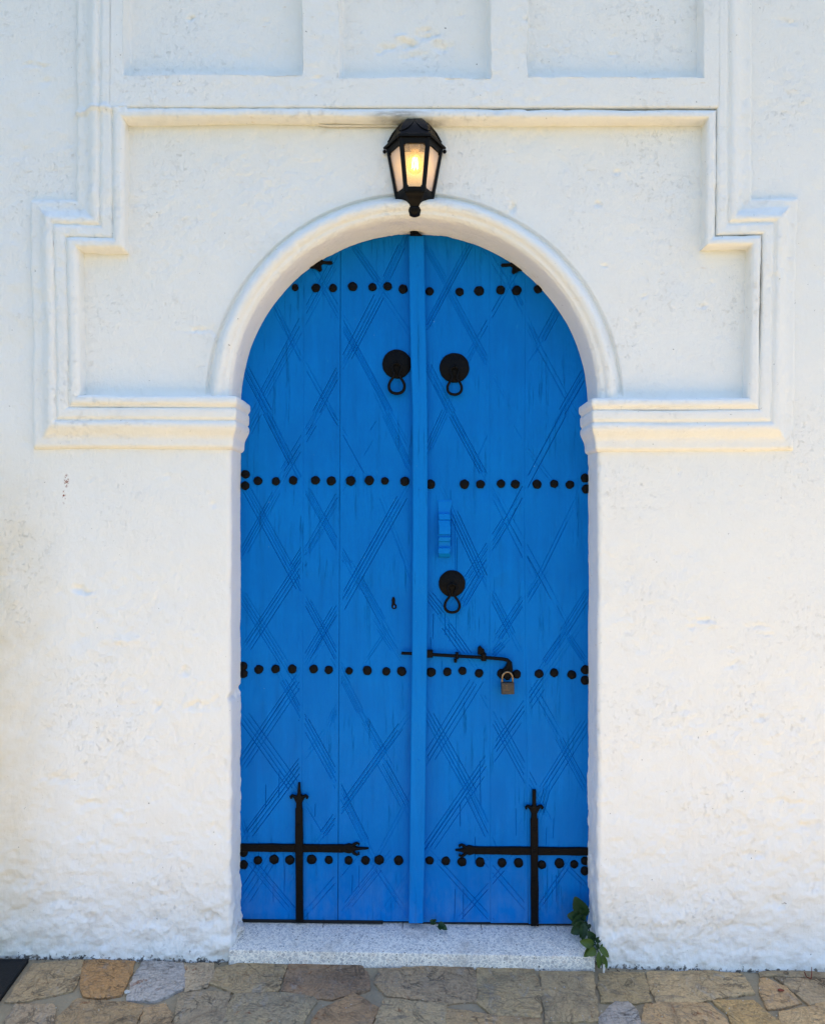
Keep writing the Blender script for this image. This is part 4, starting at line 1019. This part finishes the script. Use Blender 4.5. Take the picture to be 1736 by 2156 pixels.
# ================================================================== LANTERN
HY = -.012
lant = empty('wall_lantern', (X(872), HY, Z(340))); tag(lant, 'black half-hexagonal wall lantern with a glowing bulb above the arch', 'lantern')
LX = X(872.5, -.03)
ANG = [R(180), R(240), R(300), R(360)]
def hexring(r, z, n=1, y=HY):
    pts = [Vector((LX + r * math.cos(a), y + r * math.sin(a), z)) for a in ANG]
    out = []
    for a, b in zip(pts[:-1], pts[1:]):
        out += [a.lerp(b, i / n) for i in range(n)]
    return out + [pts[-1]]
ZE, ZT, ZB = 2.883, 2.868, 2.712           # eave, top and bottom of the glazed body
RT, RB = .0965, .0650
m = MB()
m.rings([hexring(.1095, ZE - .004, 3), hexring(.1105, ZE + .003, 3), hexring(.099, ZE + .011, 3), hexring(.095, ZE + .020, 3), hexring(.089, ZE + .036, 3), hexring(.079, ZE + .054, 3), hexring(.065, ZE + .070, 3), hexring(.050, ZE + .082, 3), hexring(.037, ZE + .089, 3), hexring(.030, ZE + .091, 3), hexring(.026, ZE + .089, 3), hexring(.004, ZE + .089, 3)])
roof = m.build('lantern_roof', LAMP_BLACK, lant, 28)
rel = MB()
def roofpt(face, s, t):
    """s across the face 0..1, t up the roof 0..1"""
    r = float(np.interp(t, [0, .15, .35, .55, .75, .92, 1], [.0955, .0925, .086, .076, .062, .046, .036])); z = ZE + .020 + t * .069
    p = hexring(r + .0008, z)
    return p[face].lerp(p[face + 1], s)
for face in range(3):
    for sgn in (0, 1):
        pts = []
        for k in range(11):
            a = k / 10; s = .03 + .43 * math.sin(a * math.pi / 2) ** 1.3; t = .02 + .9 * (1 - math.cos(a * math.pi / 2)) * .95
            pts.append(roofpt(face, s if sgn == 0 else 1 - s, t))
        rel.tube(pts, .0018, 6)
rel.build('roof_petal', LAMP_BLACK, roof, 60)
m = MB()
for k in range(4):                            # corner bars
    a = hexring(RT, ZT)[k]; b = hexring(RB, ZB)[k]
    t = Vector((LX, HY, 0)); dirv = Vector((math.cos(ANG[k]), math.sin(ANG[k]), 0)); w = Vector((-dirv.y, dirv.x, 0))
    def sec(p, w_): return [p + w * w_ - dirv * .004, p + w * w_ * .6 + dirv * .002, p + dirv * .004, p - w * w_ * .6 + dirv * .002, p - w * w_ - dirv * .004, p - dirv * .008]
    m.rings([sec(a + Vector((0, 0, .010)), .0098), sec(b - Vector((0, 0, .006)), .0088)])
def rail(m, r0, z0, r1, z1, inset):
    o0, o1, i0, i1 = hexring(r0, z0), hexring(r1, z1), hexring(r0 - inset, z0), hexring(r1 - inset, z1)
    for k in range(3):
        m.rings([[o0[k], o1[k], i1[k], i0[k]], [o0[k+1], o1[k+1], i1[k+1], i0[k+1]]])
def rr_(z): return RB + (RT - RB) * (z - ZB) / (ZT - ZB)
rail(m, rr_(ZT - .008), ZT - .008, rr_(ZT + .013), ZT + .013, .010)
rail(m, rr_(ZB - .004), ZB - .004, rr_(ZB + .011), ZB + .011, .010)
for face in range(3):                         # little lobes in the pane corners
    for z in (ZT - .010, ZB + .012):
        r = rr_(z); p = hexring(r, z)
        for s in (.125, .875):
            c = p[face].lerp(p[face + 1], s); nrm_ = Vector((math.cos((ANG[face] + ANG[face+1]) / 2), math.sin((ANG[face] + ANG[face+1]) / 2), 0)); w = (p[face+1] - p[face]).normalized()
            m.rings([[c + w * .0042 * math.cos(q * math.pi / 5) + Vector((0, 0, .0042 * math.sin(q * math.pi / 5))) + nrm_ * o_ for q in range(10)] for o_ in (-.006, .0012)])
frame = m.build('lantern_frame', LAMP_BLACK, lant, 30)
for face in range(3):
    a, b = hexring(rr_(ZT) - .0055, ZT), hexring(rr_(ZB) - .0055, ZB)
    n_ = Vector((math.cos((ANG[face] + ANG[face+1]) / 2), math.sin((ANG[face] + ANG[face+1]) / 2), 0)) * .0018
    m = MB(); q = [a[face], a[face+1], b[face+1], b[face]]
    m.rings([[p for p in q], [p - n_ for p in q]]); o = m.build('glass_pane', PANE_FRONT if face == 1 else PANE_SIDE, lant, smooth=False)
    if face != 1: o['label'] = 'milky frosted side pane'
m = MB()
m.rings([hexring(RB + .003, ZB + .002, 3), hexring(.066, ZB - .006, 3), hexring(.060, ZB - .014, 3), hexring(.050, ZB - .020, 3), hexring(.040, ZB - .027, 3), hexring(.032, ZB - .036, 3), hexring(.0275, ZB - .042, 3)])
m.build('lantern_cup', LAMP_BLACK, lant, 32)
m = MB(); m.rings([hexring(.026, ZB - .042, 3), hexring(.029, ZB - .045, 3), hexring(.029, ZB - .050, 3), hexring(.0255, ZB - .056, 3), hexring(.022, ZB - .063, 3), hexring(.015, ZB - .069, 3), hexring(.008, ZB - .072, 3), hexring(.002, ZB - .073, 3)]); m.build('finial', LAMP_BLACK, lant, 40)
for s in (-1, 1):
    m = MB(); c = Vector((LX + s * .1055, HY - .004, ZE - .014)); rings = []
    for k in range(1, 8):
        a = math.pi * k / 8; rings.append([c + Vector((.0066 * math.sin(a) * math.cos(q * math.pi / 6), .0066 * math.sin(a) * math.sin(q * math.pi / 6), .0066 * math.cos(a))) for q in range(12)])
    m.rings(rings); m.build('corner_knob', LAMP_BLACK, lant, 60)
m = MB()
bpz = [(ZE + .088, .034), (ZE + .05, .080), (ZE - .004, .1), (ZT - .02, .094), (ZB, .066), (ZB - .014, .058), (ZB - .036, .028), (ZB - .062, .018)]
m.prism([(LX - r, z) for z, r in bpz] + [(LX + r, z) for z, r in reversed(bpz)], HY - .0005, .012); m.build('back_plate', LAMP_BLACK, lant)
m = MB(); m.prism([(LX - rr_(ZT) + .012, ZT), (LX + rr_(ZT) - .012, ZT), (LX + rr_(ZB) - .012, ZB + .003), (LX - rr_(ZB) + .012, ZB + .003)], HY - .004, HY - .001); m.build('reflector', REFLECTOR, lant)
BX, BYY, BZ = LX + .001, HY - .046, 2.802
m = MB(); N = 20
prof_ = [(.002, -.030), (.014, -.0265), (.024, -.017), (.0292, -.003), (.0290, .008), (.025, .021), (.0185, .034), (.0145, .044), (.013, .052)]
def circ(r, z, n=N): return [Vector((BX + r * math.cos(2*math.pi*k/n), BYY + r * math.sin(2*math.pi*k/n), BZ + z)) for k in range(n)]
m.rings([circ(r, z) for r, z in prof_], cap=False); bulb = m.build('light_bulb', BULB_GLASS, lant, 60)
m = MB(); m.rings([circ(.0135, .050), circ(.0165, .054), circ(.0175, .062), circ(.0185, .080)]); m.build('lamp_holder', simple('holder_grey', (.30, .24, .20), .5, .4, 0, 50, .1), lant, 40)
m = MB()
for k in range(6):
    a = 2 * math.pi * k / 6 + .3; c0 = Vector((BX + .0075 * math.cos(a), BYY + .0075 * math.sin(a), BZ + .024)); c1 = Vector((BX + .0115 * math.cos(a + .5), BYY + .0115 * math.sin(a + .5), BZ - .012))
    m.tube([c0, c1], .0015, 6)
m.build('filament', FILAMENT, bulb, 60)
m = MB(); m.tube([Vector((BX, BYY, BZ + .05)), Vector((BX, BYY, BZ + .024)), Vector((BX, BYY, BZ - .014))], [.004, .0022, .0008], 8); m.build('filament_post', CABLE, bulb, 60)
pl = bpy.data.lights.new('bulb_light', 'POINT'); pl.energy = .055; pl.color = (1.0, .62, .20); pl.shadow_soft_size = .012
po = bpy.data.objects.new('bulb_light', pl); po.location = (BX, BYY, BZ); link(po)

# ================================================================== CABLE
cab = MB(); pts = [P(283 + i * 8.6, 258.0 + .25 * math.sin(i * .5) + (0 if i < 60 else 0) + i * .012, -.010) for i in range(0, 0)]
pts = [P(x_, 264.4 + dy_, y_) for x_, dy_, y_ in ((668, -2.5, -.004), (690, .2, -.008), (720, 0, -.0095), (760, .3, -.009), (800, .1, -.0095), (828, .4, -.011), (843, 2.5, -.012), (851, 7, -.010))]
cab.tube(pts, .0042, 8); tag(cab.build('cable', CABLE, None, 60), 'thin whitewashed cable running under the moulding to the lantern', 'cable')

# ================================================================== RUBBER MAT
mat_ = empty('doormat', G(20, 2060)); tag(mat_, 'black rubber mat at the left foot of the wall', 'mat')
a = G(61, 2017, .012); b = G(2, 2098, .012); d = (b - a); b = a + d * 1.9; w = Vector((-.55, -.02, 0)); w.z = .017 * .55
q = [a, b, b + w * 1.0, a + w]
m = MB(); cm_ = sum(q, Vector()) / 4
def ring_(h, ins): return [Vector((p.x, p.y, p.z + h)) + (cm_ - p).normalized() * ins for p in q]
m.rings([ring_(-.014, 0), ring_(-.002, 0), ring_(0, .003), ring_(0, .016), ring_(-.002, .018), ring_(-.002, .03)]); m.build('mat_sheet', RUBBER, mat_, 30)

# ================================================================== WEEDS
def leaf_mesh(length, width, curl_, seed, mat, serr=.055):
    rn = random.Random(seed); n = 14; rows = []
    for i in range(n + 1):
        t = i / n
        wv = width * (max(0.0, math.sin(math.pi * (t * .97 + .015) ** .85)) ** .62)
        if 0 < i < n: wv *= 1 + (serr if i % 2 else -serr) * .9
        z = -curl_ * length * t * t; y = length * t
        row = []
        for s in (-1, -.5, 0, .5, 1):
            row.append(Vector((s * wv, y, z + abs(s) * wv * .38 + .02 * length * math.sin(t * 14 + s * 3) * abs(s) * .5)))
        rows.append(row)
    m = MB(); b = 0
    for r_ in rows: m.v += r_
    for i in range(n):
        for j in range(4): m.f.append((i*5+j, i*5+j+1, (i+1)*5+j+1, (i+1)*5+j))
    me = m.mesh('leaf', mat, 60)
    return me
def put_leaf(parent, base, tip, mat, wf=.36, seed=0, face=Vector((0, -1, .35)), curl_=.18):
    L = (tip - base).length; me = leaf_mesh(L, L * wf, curl_, seed, mat)
    yv = (tip - base).normalized(); zv = (face - yv * face.dot(yv)).normalized(); xv = yv.cross(zv)
    o = bpy.data.objects.new('leaf', me); link(o, parent); inv(parent, o)
    M = Matrix((xv, yv, zv)).transposed().to_4x4(); M.translation = base; o.matrix_basis = M
    return o
def L8(cx, cy, y): return P((2230 + cx / 6.342) / 1.9003, (3560 + cy / 6.342) / 1.9003, y)
root = L8(1150, 1990, -.030); root.z = ground_z(root.x) + .004
weed = empty('weed', root); tag(weed, 'leafy green weed climbing the corner between doorstep and right jamb', 'plant')
LV = [((690,650),(440,190),.105,.085,.34,0),((600,700),(285,650),.10,.075,.40,0),((640,720),(400,860),.095,.06,.42,0),((700,840),(360,1090),.075,.05,.36,0),((650,830),(640,1270),.06,.030,.30,0),((740,900),(560,1200),.06,.035,.25,0),
 ((700,680),(560,470),.10,.09,.36,0),((620,760),(700,640),.09,.085,.4,0),((930,1290),(760,1050),.030,.030,.42,0),((720,900),(700,790),.08,.075,.36,0),((960,1300),(1100,1210),.012,.0,.34,0),((910,1390),(590,1310),.0,-.02,.30,1),((860,1420),(680,1690),-.005,-.030,.30,1),((960,1500),(750,1640),-.020,-.045,.34,1),
 ((1060,1440),(1290,1690),-.022,-.045,.32,1),((1040,1560),(1040,2000),-.03,-.050,.20,1),((1130,1640),(1250,2000),-.030,-.045,.22,1),((1000,1480),(1010,1340),-.01,-.012,.34,0),((1090,1440),(1130,1370),-.014,-.018,.30,1),((800,860),(800,960),.07,.055,.4,0)]
stem = MB(); pts = [root, L8(1080, 1700, -.032), L8(1000, 1500, -.022), L8(940, 1350, .005), L8(820, 1080, .045), L8(740, 880, .075), L8(690, 700, .10), L8(640, 560, .105)]
stem.tube(pts, [.0030, .0028, .0026, .0024, .0022, .002, .0018, .0012], 7)
for i, (bq, tq, yb, yt, wf, kind) in enumerate(LV):
    B = L8(bq[0], bq[1], yb); T = L8(tq[0], tq[1], yt)
    near = min(pts, key=lambda p: (p - B).length); stem.tube([near, near.lerp(B, .5) + Vector((0, -.004, 0)), B], [.0014, .0012, .001], 5)
stem.build('stem', LEAF_DARK, weed, 60)
for i, (bq, tq, yb, yt, wf, kind) in enumerate(LV):
    put_leaf(weed, L8(bq[0], bq[1], yb), L8(tq[0], tq[1], yt), LEAF_LIGHT if kind else LEAF_DARK, wf * .92, i, Vector((random.uniform(-.35, .2), -1, random.uniform(.2, .7))), random.uniform(.05, .25))
m = MB(); c = L8(1160, 1960, -.036); m.tube([c + Vector((0, 0, .012)), c + Vector((0, -.002, -.004)), Vector((c.x - .001, c.y - .004, ground_z(c.x) + .006))], [.0042, .0048, .003], 8)
m.build('cut_stalk', PEBBLE, weed, 60)
def S6(cx, cy, y): return P((1690 + cx / 13.354) / 1.9003, (3640 + cy / 13.354) / 1.9003, y)
r2 = S6(740, 900, .119); sm = empty('weed', r2); tag(sm, 'tiny green seedling in the joint at the middle of the doorstep', 'plant')
st2 = MB(); st2.tube([r2, S6(700, 740, .112), S6(690, 640, .108)], .0011, 5); st2.tube([r2, S6(850, 800, .105), S6(900, 800, .10)], .0011, 5); st2.build('stem', LEAF_DARK, sm, 60)
for i, (b, t_, y0, y1, wf) in enumerate([((640,620),(400,560),.108,.10,.36),((690,700),(420,720),.106,.098,.30),((680,620),(640,480),.108,.104,.42),((840,720),(1180,800),.105,.092,.34),((860,800),(960,1040),.105,.090,.42),((900,800),(1290,1010),.104,.088,.36)]):
    put_leaf(sm, S6(*b, y0), S6(*t_, y1), LEAF_DARK, wf, 50 + i, Vector((0, -.7, 1)), .15)

# ================================================================== SMALL LITTER
def lump(name, c, r, mat, label, cat, sq=(1, 1, 1), seed=0, rough=.25, n=10):
    m = MB(); rn = random.Random(seed); rings = []
    for k in range(1, 7):
        a = math.pi * k / 7
        rings.append([Vector(c) + Vector((r * sq[0] * math.sin(a) * math.cos(2*math.pi*q/n), r * sq[1] * math.sin(a) * math.sin(2*math.pi*q/n), r * sq[2] * math.cos(a))) * (1 + rn.uniform(-rough, rough)) - Vector(c) * 0 if False else
                      Vector(c) + Vector((r * sq[0] * math.sin(a) * math.cos(2*math.pi*q/n), r * sq[1] * math.sin(a) * math.sin(2*math.pi*q/n), r * sq[2] * math.cos(a))) * (1 + rn.uniform(-rough, rough)) for q in range(n)])
    m.rings(rings); return tag(m.build(name, mat, None, 45), label, cat)
c = P(503, 1962, .085); c.z = stepz(c.x, .085) + .012
lump('plaster_chunk', c, .022, CHUNK, 'crumbled chunk of white plaster in the left corner of the doorstep', 'rubble', (.75, 1.5, 1.0), 4, .3, 12)
c = G(268, 2087, .010); lump('pebble', c, .0075, PEBBLE, 'white pebble in the joint left of the pale slate stone', 'pebble', (1.3, 1, .5), 5)
c = G(1653, 2048, .008); lump('pebble', c, .0085, TWIG, 'brown pebble against the foot of the wall at right', 'pebble', (1.1, .8, .8), 6)
c = G(1642, 2083.5, .012); o = lump('dry_leaf', c, .012, DRYLEAF, 'small dark red dry leaf lying on a tan stone', 'leaf', (1.0, .65, .14), 7, .12)
m = MB(); a = G(1706, 2060, .011); m.tube([G(1692, 2046, .012), G(1696, 2056, .010), a, G(1707, 2050, .02), G(1707, 2035, .035)], [.0018, .0016, .0026, .0016, .0008], 7); tag(m.build('dry_leaf', DRYLEAF, None, 60), 'curled red dry stalk beside the foot of the wall at right', 'leaf')
m = MB(); rn = random.Random(9)
for k in range(16):
    c = G(1722 + rn.uniform(-14, 26), 2066 + rn.uniform(-8, 9), .012 + rn.uniform(0, .006)); an = rn.uniform(0, 3.14); L_ = rn.uniform(.008, .022)
    d_ = Vector((math.cos(an), math.sin(an), rn.uniform(-.2, .2))) * L_; m.tube([c - d_, c + Vector((0, 0, .003)), c + d_], [.0008, .0016, .0008], 5)
tag(m.build('twig_litter', TWIG, None, 60), 'small heap of dry twigs on the pavement at far right', 'litter', kind='stuff')

# grit washed into the joint at the foot of the wall
m = MB(); rn = random.Random(21)
def crumb(c, r):
    n = 5; ph = rn.uniform(0, 6)
    m.rings([[c + Vector((q * r * math.cos(2*math.pi*k/n + ph) * rn.uniform(.7, 1.3), q * r * math.sin(2*math.pi*k/n + ph) * rn.uniform(.7, 1.3), h * r)) for k in range(n)] for q, h in ((.7, -.5), (1, .1), (.45, .6))])
for k in range(340):
    x = rn.uniform(-1.5, 1.5)
    if XL - .02 < x < XR + .02: continue
    y = -.006 - abs(rn.gauss(0, .012)); crumb(Vector((x, y, ground_z(x) + .0015)), rn.uniform(.0012, .0034) * (1.5 if rn.random() < .06 else 1))
tag(m.build('grit', mat_mortar('dark_grit', (.06, .05, .04), (.20, .16, .12)), None, 30), 'dark grit lying along the foot of the white wall', 'grit', kind='stuff')
m = MB()
for k in range(46):
    c = G(rn.uniform(0, 1736), rn.uniform(2050, 2150), .0075); crumb(c, rn.uniform(.0008, .0022))
tag(m.build('plaster_flakes', PEBBLE, None, 30), 'tiny white plaster flakes scattered on the paving stones', 'flakes', kind='stuff')
